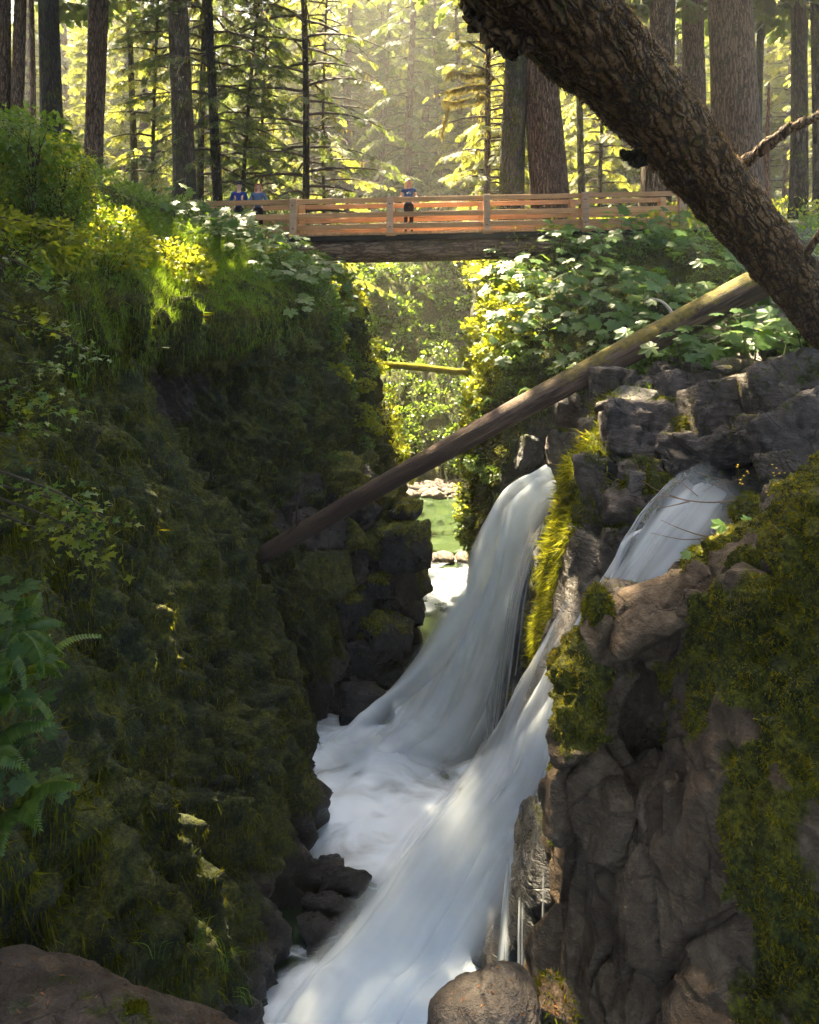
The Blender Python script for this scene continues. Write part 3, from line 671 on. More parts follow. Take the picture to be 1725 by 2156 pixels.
ROCKS = []
def rock(label, u, v, Y, w, h, depth, seed, mat='slab', moss=0.3, cat='rock', group=None, level=4, facets=12, square=0.4, rot=(0, 0, 0), rough=0.04, name='rock', tufts=0, tl=(0.03, 0.10), round_=60.0, sun_tint=0.0, chip=None):
    k = Y / F_ / 2
    V, Fc, nr = rock_shape(w * k, depth / 2, h * k, seed, level, facets, rough, square, round_, (0.12 if mat in ('slab', 'wet') else 0.04 if level > 4 else 0.06) if chip is None else chip)
    E = np.array(Euler(tuple(R(x) for x in rot)).to_matrix())
    V = V @ E.T; nr = nr @ E.T; c = P(u, v, Y)
    mv = np.clip(moss + 0.35 * np.clip(nr[:, 2], -0.4, 1) + 0.5 * fbm(V + seed, 1.6, 3, seed % 50), 0, 1.2)
    o = obj(name, V + c, Fc, M[mat], attrs={'moss': mv, 'fresh': np.full(len(V), sun_tint)}, base=c)
    tag(o, label, cat, group)
    if tufts:
        Vw = V + c; m3 = mv[Fc].mean(1); t = moss_tufts('moss', Vw, Fc, tufts, np.where(m3 > 0.55, 1.0, 0.0) + 1e-6, tl[0], tl[1], 0.010, None, M['moss_fresh'] if sun_tint > 0.3 else None, seed=seed, droop=0.9)
        t.data.transform(Matrix.Translation(-Vector(c))); t.parent = o
    ROCKS.append((V + c, Fc)); return o

S = 'blocks of the rock shelf'
# shelf blocks above the second stream
rock('large smooth grey slab with a flat tilted face above the stream', 1362, 922, 12.0, 225, 170, 0.7, 11, 'slab', -0.05, group=S, rot=(-32, 7, -6), square=1.0, facets=3, level=5, rough=0.022)
rock('dark columnar block at the shelf edge beside the fallen log', 1275, 818, 13.7, 60, 100, 0.9, 12, 'slab', 0.1, group=S, square=0.8, rot=(0, 4, 10))
rock('dark columnar block with a mossy seam behind the big slab', 1322, 822, 13.5, 48, 96, 0.8, 13, 'slab', 0.15, group=S, square=0.8, rot=(0, 8, -8))
rock('low brown cobble wedged between columnar blocks and ledge', 1368, 812, 13.4, 52, 46, 0.6, 14, 'slab', 0.1, group=S)
rock('angular grey stone resting on the shelf under the log', 1396, 788, 13.8, 58, 54, 0.7, 15, 'slab', 0.1, group=S)
rock('flat grey ledge stone above the large slab', 1455, 836, 12.9, 165, 90, 0.7, 16, 'slab', 0.0, group=S, square=1.0, facets=3, rot=(-34, 5, 0))
rock('rounded stone in the row along the shelf top', 1452, 785, 13.8, 64, 50, 0.8, 17, 'slab', 0.0, group=S)
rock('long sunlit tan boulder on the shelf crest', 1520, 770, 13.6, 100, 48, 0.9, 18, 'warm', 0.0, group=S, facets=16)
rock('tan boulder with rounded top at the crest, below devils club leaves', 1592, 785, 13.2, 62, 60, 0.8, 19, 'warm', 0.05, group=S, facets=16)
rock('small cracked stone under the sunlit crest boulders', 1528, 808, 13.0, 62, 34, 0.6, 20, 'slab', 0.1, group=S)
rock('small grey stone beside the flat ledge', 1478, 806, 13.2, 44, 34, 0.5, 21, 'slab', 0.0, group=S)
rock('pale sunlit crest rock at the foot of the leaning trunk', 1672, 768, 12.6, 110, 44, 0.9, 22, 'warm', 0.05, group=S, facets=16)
rock('short pale stone below the crest rock near leaning trunk', 1640, 796, 12.3, 50, 40, 0.6, 23, 'warm', 0.1, group=S)
rock('broad sloping grey slab split by mossy cracks', 1550, 872, 11.5, 260, 190, 0.8, 24, 'slab', 0.14, group=S, rot=(-38, -12, 4), square=1.0, facets=3, level=5, rough=0.03, tufts=1500)
rock('grey slab with black moss patches at the shelf corner', 1695, 850, 11.0, 230, 210, 0.9, 25, 'slab', 0.16, group=S, rot=(-36, -16, 8), square=1.0, facets=3, level=5, rough=0.03, tufts=1500)
rock('low shaded slab overhanging the dark stream hollow', 1550, 935, 11.1, 230, 80, 1.0, 26, 'slab', 0.1, group=S, rot=(-14, -10, 0), square=1.0, facets=3, level=5, rough=0.03)
rock('steep grey face of rock rising from the stream bank plants', 1690, 950, 10.0, 210, 210, 0.9, 27, 'slab', 0.12, group=S, rot=(-26, -24, 6), square=1.0, facets=3, level=5, rough=0.035)
rock('moss covered block beside the cracked shelf', 1432, 925, 11.8, 52, 110, 0.8, 28, 'slab', 0.5, group=S, square=0.7, tufts=2500, rot=(0, 10, 0))
rock('moss edged block between the two grey slabs', 1478, 900, 11.7, 56, 100, 0.8, 29, 'slab', 0.4, group=S, square=0.7, tufts=1500, rot=(0, 12, 0))
rock('small brown stone balanced at the lower slab edge', 1440, 968, 11.2, 60, 40, 0.6, 30, 'slab', 0.1, group=S)
rock('sunlit orange block above the first fall', 1182, 945, 13.9, 62, 92, 0.7, 31, 'warm', 0.2, group=S, square=0.9, tufts=600)
rock('pale wet stone below the sunlit orange block', 1192, 998, 13.7, 48, 46, 0.5, 32, 'warm', 0.0, group=S)
rock('dark tilted block beneath the log beside the first fall', 1118, 955, 16.0, 56, 84, 0.7, 33, 'wet', 0.2, group=S, square=0.8, rot=(0, 18, 0))
rock('dark block under the log covered in grass tufts', 1195, 865, 14.6, 62, 76, 0.7, 34, 'slab', 0.15, group=S, square=0.8)
rock('blue grey block at the left bank of the second stream', 1316, 1062, 11.3, 110, 95, 0.9, 35, 'slab', 0.05, group=S, square=0.8, rot=(0, -8, 0))
rock('mossy pointed block above the second stream', 1385, 1040, 11.0, 62, 92, 0.7, 36, 'slab', 0.45, group=S, rot=(0, 24, 0), tufts=1500)
rock('wet brown stone standing in the stream hollow', 1422, 985, 11.2, 44, 60, 0.5, 37, 'wet', 0.1, group=S)
rock('dark hollow wall stone under the overhanging slab', 1510, 985, 11.6, 150, 80, 0.8, 38, 'wet', 0.0, group=S)
rock('wet dark ledge the second stream slides over', 1340, 1195, 10.7, 110, 130, 0.8, 39, 'wet', -0.1, group=S, rot=(0, 35, 0))
rock('grey stone wedged under the shelf beside the fin', 1290, 985, 11.9, 130, 60, 0.8, 40, 'wet', 0.15, group=S)
rock('mossy log shaped stone above the little side spill', 1372, 1085, 10.8, 66, 26, 0.5, 41, 'slab', 0.4, group=S, tufts=700)
for k in range(16):                                                   # loose cobbles in the cracks of the shelf
    u = 1290 + 26 * k + rng.uniform(-9, 9); v = 800 + rng.uniform(-16, 50) - 0.03 * (u - 1290)
    rock('fist to head sized grey cobble lodged in the shelf cracks', u, v, 13.1, rng.uniform(20, 36), rng.uniform(18, 30), 0.35, 300 + k, 'slab', 0.1, group='cobbles on the rock shelf', level=3, name='cobble')
for k, (u, v, w, h, Y) in enumerate(((1255, 905, 60, 60, 12.9), (1300, 870, 80, 44, 12.9), (1385, 858, 70, 40, 12.7), (1425, 872, 56, 50, 12.3), (1470, 945, 70, 60, 11.5), (1490, 870, 60, 60, 12.0), (1625, 812, 90, 44, 11.9), (1600, 920, 90, 70, 10.8), (1640, 985, 90, 60, 9.7), (1720, 790, 90, 40, 11.6), (1420, 945, 60, 60, 11.6), (1250, 1010, 60, 110, 11.8), (1270, 1110, 60, 130, 11.6), (1345, 990, 90, 50, 11.6), (1290, 1165, 60, 90, 11.0))):
    rock('broken angular block with mossy joints in the dark rock ledge', u, v, Y, w * 1.25, h * 1.25, 0.7, 440 + k, 'slab', 0.2, group='broken blocks of the ledge', square=0.8, facets=5, level=4, tufts=250, rot=(rng.uniform(-30, 0), rng.uniform(-18, 18), rng.uniform(-25, 25)))
# stream bank stones on the right
rock('flat grey stone half buried in moss at the stream bank', 1668, 1062, 7.8, 130, 90, 1.0, 42, 'slab', 0.25, rot=(0, -24, 0), level=5, tufts=2500, group='stream bank stones')
rock('pale flat stone ringed by moss above the big mossy boulder', 1590, 1172, 6.9, 150, 60, 1.0, 43, 'slab', 0.25, rot=(0, -14, 0), level=5, tufts=3000, group='stream bank stones')
rock('mossy hummock with yellow flowers beside the second stream', 1610, 1090, 8.2, 130, 110, 1.2, 44, 'brown', 0.75, level=5, tufts=7000, group='stream bank stones', facets=16)
rock('small mossy stone at the lip beside broad stream bank leaves', 1500, 1200, 7.4, 80, 60, 0.7, 45, 'brown', 0.6, level=4, tufts=3000, group='stream bank stones')
# the dark drip rock
rock('black dripping rock with bright moss beside the second fall', 1140, 1850, 7.7, 150, 270, 1.3, 46, 'wet', 0.02, square=0.3, level=5, rough=0.09, tufts=1500, group='wet rocks', rot=(0, 10, 0), chip=0.04)
rock('round mossy knob on top of the dripping rock', 1172, 1752, 7.4, 46, 60, 0.5, 47, 'wet', 0.5, tufts=900, group='wet rocks')
rock('narrow black rock rib standing beside the first fall', 1128, 1330, 13.6, 56, 400, 0.7, 48, 'wet', 0.05, square=0.8, level=5, group='wet rocks', rot=(0, 7, 0), rough=0.03)
rock('low black rock at the foot of the mossy fin', 1098, 1500, 12.9, 54, 130, 0.7, 49, 'wet', 0.25, group='wet rocks', tufts=500, rot=(0, 14, 0))
# stones in the churning pool
for lab, u, v, w, h, Y, sd in (('shiny black boulder with a pale wet top in the pool', 722, 1862, 118, 56, 10.5, 50), ('black boulder veiled by spray behind the shiny one', 686, 1832, 84, 46, 10.8, 51), ('flat black stone at the pool edge below the shiny boulder', 690, 1905, 120, 36, 10.1, 52),
                            ('low wet stone with yellow leaves at the cliff foot', 672, 1955, 100, 34, 9.7, 53), ('small glistening stone at the waterline', 690, 1998, 90, 24, 9.5, 54), ('wet mossy corner block of the left cliff above the pool', 610, 1720, 90, 110, 11.7, 56),
                            ('wet black rock glinting beside the foot of the first fall', 775, 1500, 120, 120, 14.4, 57), ('shaded wet block under the fallen log end', 640, 1180, 90, 110, 15.9, 58), ('blue grey wet face beneath the fallen log', 620, 1110, 90, 100, 16.4, 59)):
    rock(lab, u, v, Y, w, h, 0.9 if v < 1780 else 0.34, sd, 'wet', -0.05 if 'corner' not in lab else 0.45, group='wet rocks', square=0.3, facets=16, tufts=600 if 'corner' in lab else 0, rough=0.07)
for k in range(26):                                                    # wet ledge blocks of the buttress, with sunlight painted into their moss caps
    v = rng.uniform(1060, 1500); u = 870 - 0.35 * max(0, v - 1250) - rng.uniform(0, 190) + 10 * np.sin(v); Y = 16.6 - (v - 1060) / 440 * 1.6 + rng.uniform(-0.3, 0.3)
    rock('wet black ledge block capped with bright moss on the buttress under the fallen log', u, v, Y, rng.uniform(40, 130), rng.uniform(30, 110), 0.8, 350 + k, 'wet', 0.34 if v < 1350 else 0.05, group='ledge blocks of the left buttress', square=0.25, facets=9, rough=0.09, tufts=700 if v < 1350 else 100, sun_tint=1.0, rot=(0, rng.uniform(-15, 15), rng.uniform(-30, 30)), level=4)
# boulders downstream under the bridge
for k, (u, v, w, h) in enumerate([(915, 1180, 48, 30), (952, 1188, 60, 34), (905, 1205, 40, 24), (975, 1176, 36, 26), (938, 1172, 36, 22), (966, 1215, 46, 30)]):
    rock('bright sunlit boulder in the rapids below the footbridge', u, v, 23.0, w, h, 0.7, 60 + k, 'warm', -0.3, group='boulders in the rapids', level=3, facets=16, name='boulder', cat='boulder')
rock('dark wet boulder splitting the rapids', 968, 1240, 21.6, 50, 44, 0.7, 67, 'wet', -0.3, name='boulder', cat='boulder')
# gravel bar
gb = []
for k in range(150):
    u = rng.uniform(838, 985); v = rng.uniform(1006, 1046); Y = (W + 0.05) * F_ / (HV - v)
    s = 0.10 + 0.28 * rng.random() ** 2
    Vr, Fr, _ = rock_shape(s * rng.uniform(0.8, 1.5), s, s * 0.7, 400 + k % 12, 2)
    c = P(u, v, Y); gb.append((c, Vr, Fr))
for k, (c, Vr, Fr) in enumerate(gb):
    o = obj('pebble' if False else 'gravel_stone', Vr + c, Fr, M['warm'] if k % 3 else M['slab'], attrs={'moss': np.full(len(Vr), -0.5)}, base=c)
    tag(o, 'pale rounded stone of the gravel bar beyond the green pool', 'stone', 'stones of the gravel bar')
pts = np.array([P(1030, 1000, 31.5), P(985, 1020, 31.8), P(935, 1034, 32.2)])
o = obj('driftwood', *tube(catmull(pts, 8), 0.10, 8), M['branch_gold']); tag(o, 'bleached driftwood pole lying on the gravel bar', 'driftwood')

# --- near boulders at the bottom edge and the great mossy boulder on the right
def patch(name, label, ctrl, n, m, mat, mossfn, dispfn, tufts, tl, seed, group=None):
    G = catmull(np.array(ctrl, float), n); G = catmull(G.transpose(1, 0, 2), m).transpose(1, 0, 2)
    N = grid_normals(G)
    cen = G[n // 2, m // 2]
    if N[n // 2, m // 2] @ (-cen) < 0: N = -N
    Pt = G.reshape(-1, 3); Nn = N.reshape(-1, 3)
    V = Pt + Nn * dispfn(Pt)[:, None]; Q = grid_quads(n, m)
    mv = mossfn(Pt)
    b = V.mean(0)
    o = obj(name, V, Q, M[mat], attrs={'moss': mv, 'fresh': np.clip(0.7 + 0.8 * fbm(V, 1.4, 3, 145), 0, 1)}, base=b)  # brightens the boulder's dark moss in random patches
    fn = np.cross(V[Q[:, 1]] - V[Q[:, 0]], V[Q[:, 3]] - V[Q[:, 0]])
    if (fn * Nn[Q[:, 0]]).sum() < 0: Q = Q[:, ::-1]; o.data.flip_normals()
    tag(o, label, 'boulder', group)
    for cnt, (a, bb), wd in tufts:
        fm = facemask(Q, mv); t = moss_tufts('moss', V, Q, cnt, np.where(fm > 0.52, 1.0, 0.0) * np.clip(facemask(Q, noise(V * 6, 146)) * 3 + 0.7, 0.05, 1.5), a, bb, wd, None, M['moss_mid'], seed=seed, droop=0.5)
        t.data.transform(Matrix.Translation(-Vector(b))); t.parent = o; seed += 1
    return o, V, Q

BR = {
 1192: [(1410, 9.6), (1430, 8.6), (1500, 8.2), (1620, 8.0), (1750, 8.0), (1900, 7.9), (2050, 7.8), (2300, 7.6)],
 1183: [(1390, 9.0), (1405, 7.3), (1500, 6.95), (1620, 6.8), (1750, 6.8), (1900, 6.7), (2050, 6.5), (2300, 6.2)],
 1245: [(1310, 8.8), (1345, 7.0), (1450, 6.6), (1600, 6.5), (1750, 6.5), (1900, 6.4), (2050, 6.2), (2300, 5.8)],
 1290: [(1240, 8.6), (1265, 6.95), (1400, 6.7), (1560, 6.75), (1690, 6.45), (1850, 6.25), (2050, 6.0), (2300, 5.6)],
 1350: [(1238, 8.4), (1262, 6.8), (1390, 7.1), (1560, 7.2), (1690, 6.5), (1850, 6.1), (2050, 5.85), (2300, 5.4)],
 1425: [(1240, 8.2), (1262, 6.5), (1390, 6.75), (1560, 6.75), (1700, 6.1), (1850, 5.8), (2050, 5.6), (2300, 5.2)],
 1520: [(1150, 7.8), (1172, 6.3), (1350, 6.0), (1560, 5.8), (1700, 5.6), (1850, 5.45), (2050, 5.35), (2300, 5.0)],
 1620: [(1110, 7.4), (1135, 5.9), (1350, 5.5), (1560, 5.35), (1700, 5.2), (1850, 5.15), (2050, 5.2), (2300, 4.8)],
 1740: [(985, 6.7), (1008, 5.3), (1300, 5.0), (1560, 4.85), (1700, 4.8), (1850, 4.8), (2050, 4.9), (2300, 4.6)],
 1900: [(930, 6.3), (950, 4.9), (1300, 4.6), (1560, 4.5), (1700, 4.4), (1850, 4.4), (2050, 4.4), (2300, 4.2)],
 2100: [(900, 6.0), (920, 4.6), (1300, 4.3), (1560, 4.1), (1700, 4.0), (1850, 4.0), (2050, 4.0), (2300, 3.8)],
}
ctrl = [[P(u, v, Y) for v, Y in col] for u, col in BR.items()]
def bm_moss(p):
    u = CX + p[:, 0] / p[:, 1] * F_; v = HV - p[:, 2] / p[:, 1] * F_
    ridge = np.clip((u - 1420) / 120 - np.clip((v - 1500) / 520, 0, 1.6), -1, 1)
    leftm = np.exp(-((u - 1215) / 45) ** 2) * np.clip((1700 - v) / 150, -0.2, 1)
    cap = np.exp(-((u - 1360) / 75) ** 2 - ((v - 1290) / 75) ** 2)
    seams = np.clip(fbm(p * np.array([1.0, 1.0, 0.25]), 1.8, 3, 131, True) - 0.35, 0, 1) * 1.2
    return np.clip(0.24 + 0.44 * ridge + 1.15 * leftm - 1.2 * cap + 1.5 * fbm(p, 1.5, 4, 133) - 1.5 * np.clip(noise(p * np.array([1.3, 1.3, 0.8]) + 4.0, 134) - 0.08, 0, 1) + seams * 0.5, -0.5, 1.2)
def bm_disp(p):
    m = np.clip(bm_moss(p), 0, 1); v = HV - p[:, 2] / p[:, 1] * F_
    ribs = fbm(p * np.array([1, 1, 0.14]), 2.0, 3, 135, True) - 0.3
    d1, d2, hc, cc = cells(p * np.array([1.5, 1.5, 0.75]) + 0.3 * noise(p * 1.5, 149)[:, None], 35)
    fac = (0.30 * (hc - 0.5) + 0.25 * ((p * np.array([1.5, 1.5, 0.75]) - cc) @ np.array([0.7, 0.2, -0.6])) - 0.14 * np.clip(1 - (d2 - d1) / 0.10, 0, 1)) * np.clip(1.15 - m, 0.1, 1)
    return fac + 0.16 * ribs * np.clip((v - 1420) / 200, 0.15, 1) + 0.16 * fbm(p, 1.3, 4, 137) + m * (0.05 * fbm(p, 7, 3, 139) + 0.14 - 0.46 * np.abs(noise(p * 4.0, 141)) - 0.22 * np.abs(noise(p * 9.0, 142)))
patch('boulder', 'great brown boulder under thick moss, standing right of the falls', ctrl, 280, 290, 'brown', bm_moss, bm_disp, [(110000, (0.015, 0.06), 0.008)], None, 150)
rock('smooth bare grey cap stone at the crest of the great mossy boulder', 1368, 1298, 6.85, 215, 84, 1.0, 70, 'brown', -0.25, level=5, square=0.4, facets=12, rough=0.05, rot=(-14, -16, 0), round_=9.0, group='stream bank stones')
rock('rounded grey stone behind the smooth cap stone', 1312, 1255, 7.2, 110, 46, 0.7, 71, 'slab', -0.05, level=4, facets=18, rot=(0, 4, 0), group='stream bank stones', tufts=500)
rock('small mossy lump at the left shoulder of the great boulder', 1262, 1292, 7.0, 60, 110, 0.6, 72, 'brown', 0.6, level=4, tufts=3500, tl=(0.02, 0.07), group='stream bank stones')
rock('pale rounded ledge knob on the brown face of the boulder', 1305, 1672, 6.35, 84, 60, 0.5, 73, 'brown', -0.3, level=4, facets=18, rot=(0, 20, 0), group='stream bank stones')
# tapering brown columns of the boulder's foot
for k, (u, v, w, h, Y, rz) in enumerate([(1265, 1780, 60, 330, 6.35, 6), (1310, 1830, 70, 400, 6.2, -4), (1385, 1860, 100, 520, 5.95, 3), (1455, 1850, 110, 440, 5.7, -7), (1250, 1980, 46, 240, 6.2, 10), (1330, 2060, 70, 260, 5.8, -3), (1240, 2090, 60, 150, 6.0, 0), (1540, 1930, 90, 340, 5.35, 5)]):
    rock('tall worn brown rib of rock at the foot of the mossy boulder', u, v, Y + 0.18, w * 1.15, h, 0.36, 80 + k, 'brown', 0.0, level=4, facets=11, square=0.25, rot=(0, rz, 0), group='rock ribs below the mossy boulder', rough=0.08, round_=18.0)

def f_noise(a, s, sd): return lambda p: a * fbm(p, s, 5, sd)
# bottom centre boulder, with a wet hollow
rock('rounded tan boulder with a dark wet hollow at the foot of the falls', 1030, 2175, 5.0, 262, 190, 0.9, 104, 'warm2', -0.12, level=5, facets=20, square=0.2, rough=0.05, cat='boulder', name='boulder', round_=10.0)
rock('small weathered stone under pine litter beside the tan boulder', 1165, 2120, 5.3, 90, 120, 0.6, 91, 'brown', 0.1, level=4, cat='boulder', name='boulder', tufts=900)
rock('broad brown ledge rock strewn with litter at the cliff foot', 250, 2385, 4.4, 1000, 460, 1.6, 97, 'dark_brown', 0.02, level=6, facets=12, square=0.2, rough=0.09, cat='boulder', name='boulder', rot=(0, 8, 0), tufts=3000, tl=(0.01, 0.05), round_=16.0)

def litter(rock_obj, n, seed):
    rg = np.random.default_rng(seed); me = rock_obj.data; V = np.array([v.co[:] for v in me.vertices]); Fc = np.array([p.vertices[:] for p in me.polygons])
    fn = np.cross(V[Fc[:, 1]] - V[Fc[:, 0]], V[Fc[:, 2]] - V[Fc[:, 0]]); nz = fn[:, 2] / (np.linalg.norm(fn, axis=1) + 1e-9)
    p, nr, f = scatter(V, Fc, n, np.clip(nz - 0.3, 0, 1) + 1e-9, rg)
    T = (np.array([(-0.5, 0, 0), (0, 0.16, 0.08), (0.5, 0, 0.02), (0, -0.16, 0.05)]), np.array([[0, 1, 2, 3]]))
    o = local('leaf_litter', *stamp(*T, p + nr * 0.004, frames(np.cross(nr, rand_unit(n, rg)), nr + 0.3 * rand_unit(n, rg)), 0.012 + 0.045 * rg.random(n) ** 4), M['litter'], rock_obj, False)
    tag(o, kind='stuff')
M['litter'] = leaf_mat('dead_leaf_litter', [(0.06, 0.025, 0.010), (0.14, 0.06, 0.02), (0.22, 0.12, 0.05)], (0.12, 0.06, 0.02), 0.15, 0.8, 0.2)
for q, o in enumerate([x for x in C.objects if x.get('category') == 'boulder' and ('ledge rock' in x['label'] or 'wet hollow' in x['label'] or 'pine litter' in x['label'])]): litter(o, 500 if 'ledge' in o['label'] else 130, 160 + q)

# ------------------------------------------------------------------ falling water
def sheet(name, Lp, Rp, n, m, bulge, mat, parent, off=0.0, wob=0.05, seed=1, fade=(0.0, 1.0, 1.0, 0.0)):
    A = catmull(np.array(Lp), n); B = catmull(np.array(Rp), n)
    t = np.linspace(0, 1, m)
    G = A[:, None] * (1 - t)[None, :, None] + B[:, None] * t[None, :, None]
    N = grid_normals(G); c = G[n // 2, m // 2]
    if N[n // 2, m // 2] @ (-c) < 0: N = -N
    Pt = G.reshape(-1, 3)
    d = bulge * np.sin(np.pi * np.tile(t, n)) + off + wob * fbm(Pt * np.array([1.0, 1.0, 0.25]), 1.6, 3, seed)
    V = Pt + N.reshape(-1, 3) * d[:, None]
    ln = np.concatenate([[0], np.cumsum(np.linalg.norm(np.diff((A + B) / 2, axis=0), axis=1))])
    uv = np.stack([np.tile(t, n), np.repeat(ln, m)], 1)
    s = ln / ln[-1]
    fa = np.interp(s, [0, 0.10, 0.85, 1.0], fade)
    o = obj(name, V, grid_quads(n, m), mat, parent, attrs={'fade': np.repeat(fa, m)}, uv=uv)
    return o

wf1 = thing('waterfall', 'silky white waterfall arching from the shelf into the slot under the log', 'waterfall', tuple(P(900, 1560, 14.0)), 'waterfalls')
L1 = [P(1172, 1040, 15.5), P(1132, 1056, 15.4), P(1072, 1092, 15.2), P(1015, 1150, 15.0), P(975, 1225, 14.8), P(925, 1310, 14.6), P(872, 1410, 14.4), P(815, 1500, 14.1), P(745, 1570, 13.6), P(660, 1640, 12.9)]
R1 = [P(1196, 1060, 14.9), P(1180, 1076, 14.8), P(1158, 1110, 14.6), P(1140, 1180, 14.4), P(1120, 1270, 14.3), P(1098, 1370, 14.1), P(1075, 1470, 13.9), P(1045, 1560, 13.6), P(1005, 1640, 13.2), P(950, 1720, 12.6)]
sheet('water_veil', L1, R1, 90, 40, 0.45, water_mat('fall_main', 0.10, 0.42, 1, 6, 0.35, 1.0, 0.3), wf1, 0.0, 0.08, 1, (1, 1, 1, 0.0))
sheet('water_veil', L1, R1, 90, 40, 0.60, water_mat('fall_front', 0.20, 0.58, 2, 5, 0.28, 0.9, 0.4), wf1, 0.16, 0.12, 2, (1, 1, 1, 0.0))
L1b = [p + np.array([-0.16, -0.1, 0.05]) for p in L1]; R1b = [P(1186, 1054, 14.9), P(1158, 1066, 14.9), P(1110, 1100, 14.7), P(1085, 1170, 14.5), P(1045, 1260, 14.4), P(1000, 1350, 14.2), P(950, 1440, 13.9), P(860, 1530, 13.6), P(810, 1600, 13.1), P(740, 1680, 12.4)]
sheet('water_veil', L1b, R1b, 90, 40, 0.5, water_mat('fall_core', 0.05, 0.38, 3, 3, 0.2, 0.92, 0.5), wf1, 0.25, 0.12, 3, (1, 1, 1, 0.1))
# thin veil over the rock on its right
Lv = [P(1135, 1120, 14.3), P(1085, 1200, 14.2), P(1045, 1290, 14.1), P(1022, 1380, 14.0), P(1018, 1470, 13.8), P(1022, 1560, 13.6), P(1020, 1640, 13.2)]
Rv = [P(1152, 1105, 13.9), P(1135, 1170, 13.8), P(1118, 1250, 13.7), P(1106, 1340, 13.6), P(1092, 1430, 13.5), P(1075, 1520, 13.3), P(1060, 1590, 13.0)]
sheet('water_veil', Lv, Rv, 70, 30, 0.1, water_mat('fall_thin', 0.38, 0.66, 4, 16, 0.12, 0.75, 0.12), wf1, 0.0, 0.05, 4, (0.6, 1, 1, 0.0))

wf2 = thing('waterfall', 'broad white waterfall sliding past the great mossy boulder', 'waterfall', tuple(P(900, 1900, 9.3)), 'waterfalls')
L2 = [P(1475, 1042, 11.0), P(1418, 1062, 10.8), P(1375, 1100, 10.6), P(1335, 1160, 10.4), P(1312, 1230, 10.2), P(1262, 1320, 10.0), P(1200, 1420, 9.9), P(1110, 1530, 9.7), P(990, 1660, 9.5), P(850, 1800, 9.3), P(730, 1950, 9.0), P(620, 2080, 8.7), P(520, 2210, 8.3)]
R2 = [P(1580, 1040, 9.6), P(1560, 1075, 9.3), P(1530, 1120, 9.1), P(1480, 1180, 9.0), P(1420, 1250, 8.9), P(1355, 1340, 8.8), P(1300, 1440, 8.8), P(1260, 1560, 8.7), P(1215, 1690, 8.6), P(1145, 1820, 8.4), P(1065, 1960, 8.2), P(985, 2090, 8.0), P(900, 2250, 7.6)]
sheet('water_veil', L2, R2, 110, 46, 0.28, water_mat('slide_main', 0.12, 0.46, 5, 6, 0.3, 1.0, 0.22), wf2, 0.0, 0.07, 5, (0, 0.85, 1, 0.7))
sheet('water_veil', L2, R2, 110, 46, 0.40, water_mat('slide_front', 0.24, 0.60, 6, 5, 0.22, 0.9, 0.35), wf2, 0.14, 0.12, 6, (0.0, 0.5, 1, 0.8))
sheet('water_veil', L2[5:], R2[5:], 90, 46, 0.5, water_mat('slide_mist', 0.25, 0.75, 7, 3, 0.15, 0.75, 0.5), wf2, 0.30, 0.12, 7, (0.2, 0.9, 1, 0.9))
# little side spill
Ls = [P(1355, 1118, 10.6), P(1318, 1135, 10.55), P(1300, 1165, 10.5), P(1290, 1200, 10.45), P(1285, 1240, 10.3)]
Rs = [P(1370, 1122, 10.4), P(1338, 1142, 10.35), P(1322, 1170, 10.3), P(1308, 1205, 10.25), P(1300, 1240, 10.2)]
wf3 = thing('waterfall', 'small side spill curling over a dark ledge above the second fall', 'waterfall', tuple(P(1300, 1240, 10.3)), 'waterfalls')
sheet('water_veil', Ls, Rs, 30, 12, 0.05, water_mat('spill', 0.25, 0.5, 8, 5, 0.6, 0.9, 0.3), wf3, 0.02, 0.02, 8, (1, 1, 1, 0.3))
# drips on the black rock
wf4 = thing('waterfall', 'thin white drips running down the black mossy rock', 'waterfall', tuple(P(1100, 2040, 7.2)), 'waterfalls')
for k, (u0, v0, u1, v1, w) in enumerate([(1075, 1800, 1052, 2060, 11), (1098, 1890, 1096, 2070, 3), (1106, 1900, 1104, 2060, 3), (1150, 1830, 1146, 2010, 2), (1072, 1960, 1068, 2070, 6)]):
    a = [P(u0 - w / 2, v0, 7.05), P((u0 + u1) / 2 - w, (v0 + v1) / 2, 6.9), P(u1 - w, v1, 6.85)]; b = [P(u0 + w / 2, v0, 7.0), P((u0 + u1) / 2 + w, (v0 + v1) / 2, 6.85), P(u1 + w, v1, 6.8)]
    sheet('drip', a, b, 24, 8, 0.03, water_mat('drip', 0.2, 0.55, 9 + k, 3, 0.5, 0.6, 0.4), wf4, 0.0, 0.02, 9 + k, (0.4, 1, 1, 0.3))
# foam on the churning pool and the rapids
gx, gy = np.meshgrid(np.linspace(-2.6, 2.6, 110), np.linspace(6.8, 15.5, 170), indexing='ij')
fp = np.stack([gx.ravel(), gy.ravel(), np.zeros(gx.size)], 1)
foam = np.zeros(len(fp))
for c, r in ((P(800, 1600, 13.4), 2.2), (P(760, 1700, 12.0), 2.0), (P(900, 1760, 11.4), 1.6), (P(720, 2080, 9.0), 1.6), (P(950, 2150, 8.6), 2.0), (P(700, 1780, 11.6), 1.0)):
    foam = np.maximum(foam, np.exp(-(((fp[:, 0] - c[0]) / r) ** 2 + ((fp[:, 1] - c[1]) / r) ** 2)))
hole = np.exp(-(((fp[:, 0] + 1.35) / 0.8) ** 2 + ((fp[:, 1] - 9.9) / 0.9) ** 2)); foam = foam * (1 - 0.85 * hole)
fp[:, 2] = W + 0.05 + 0.4 * foam ** 2 * (0.6 + 0.9 * fbm(fp, 0.9, 3, 111)) + 0.06 * fbm(fp, 1.5, 2, 113)
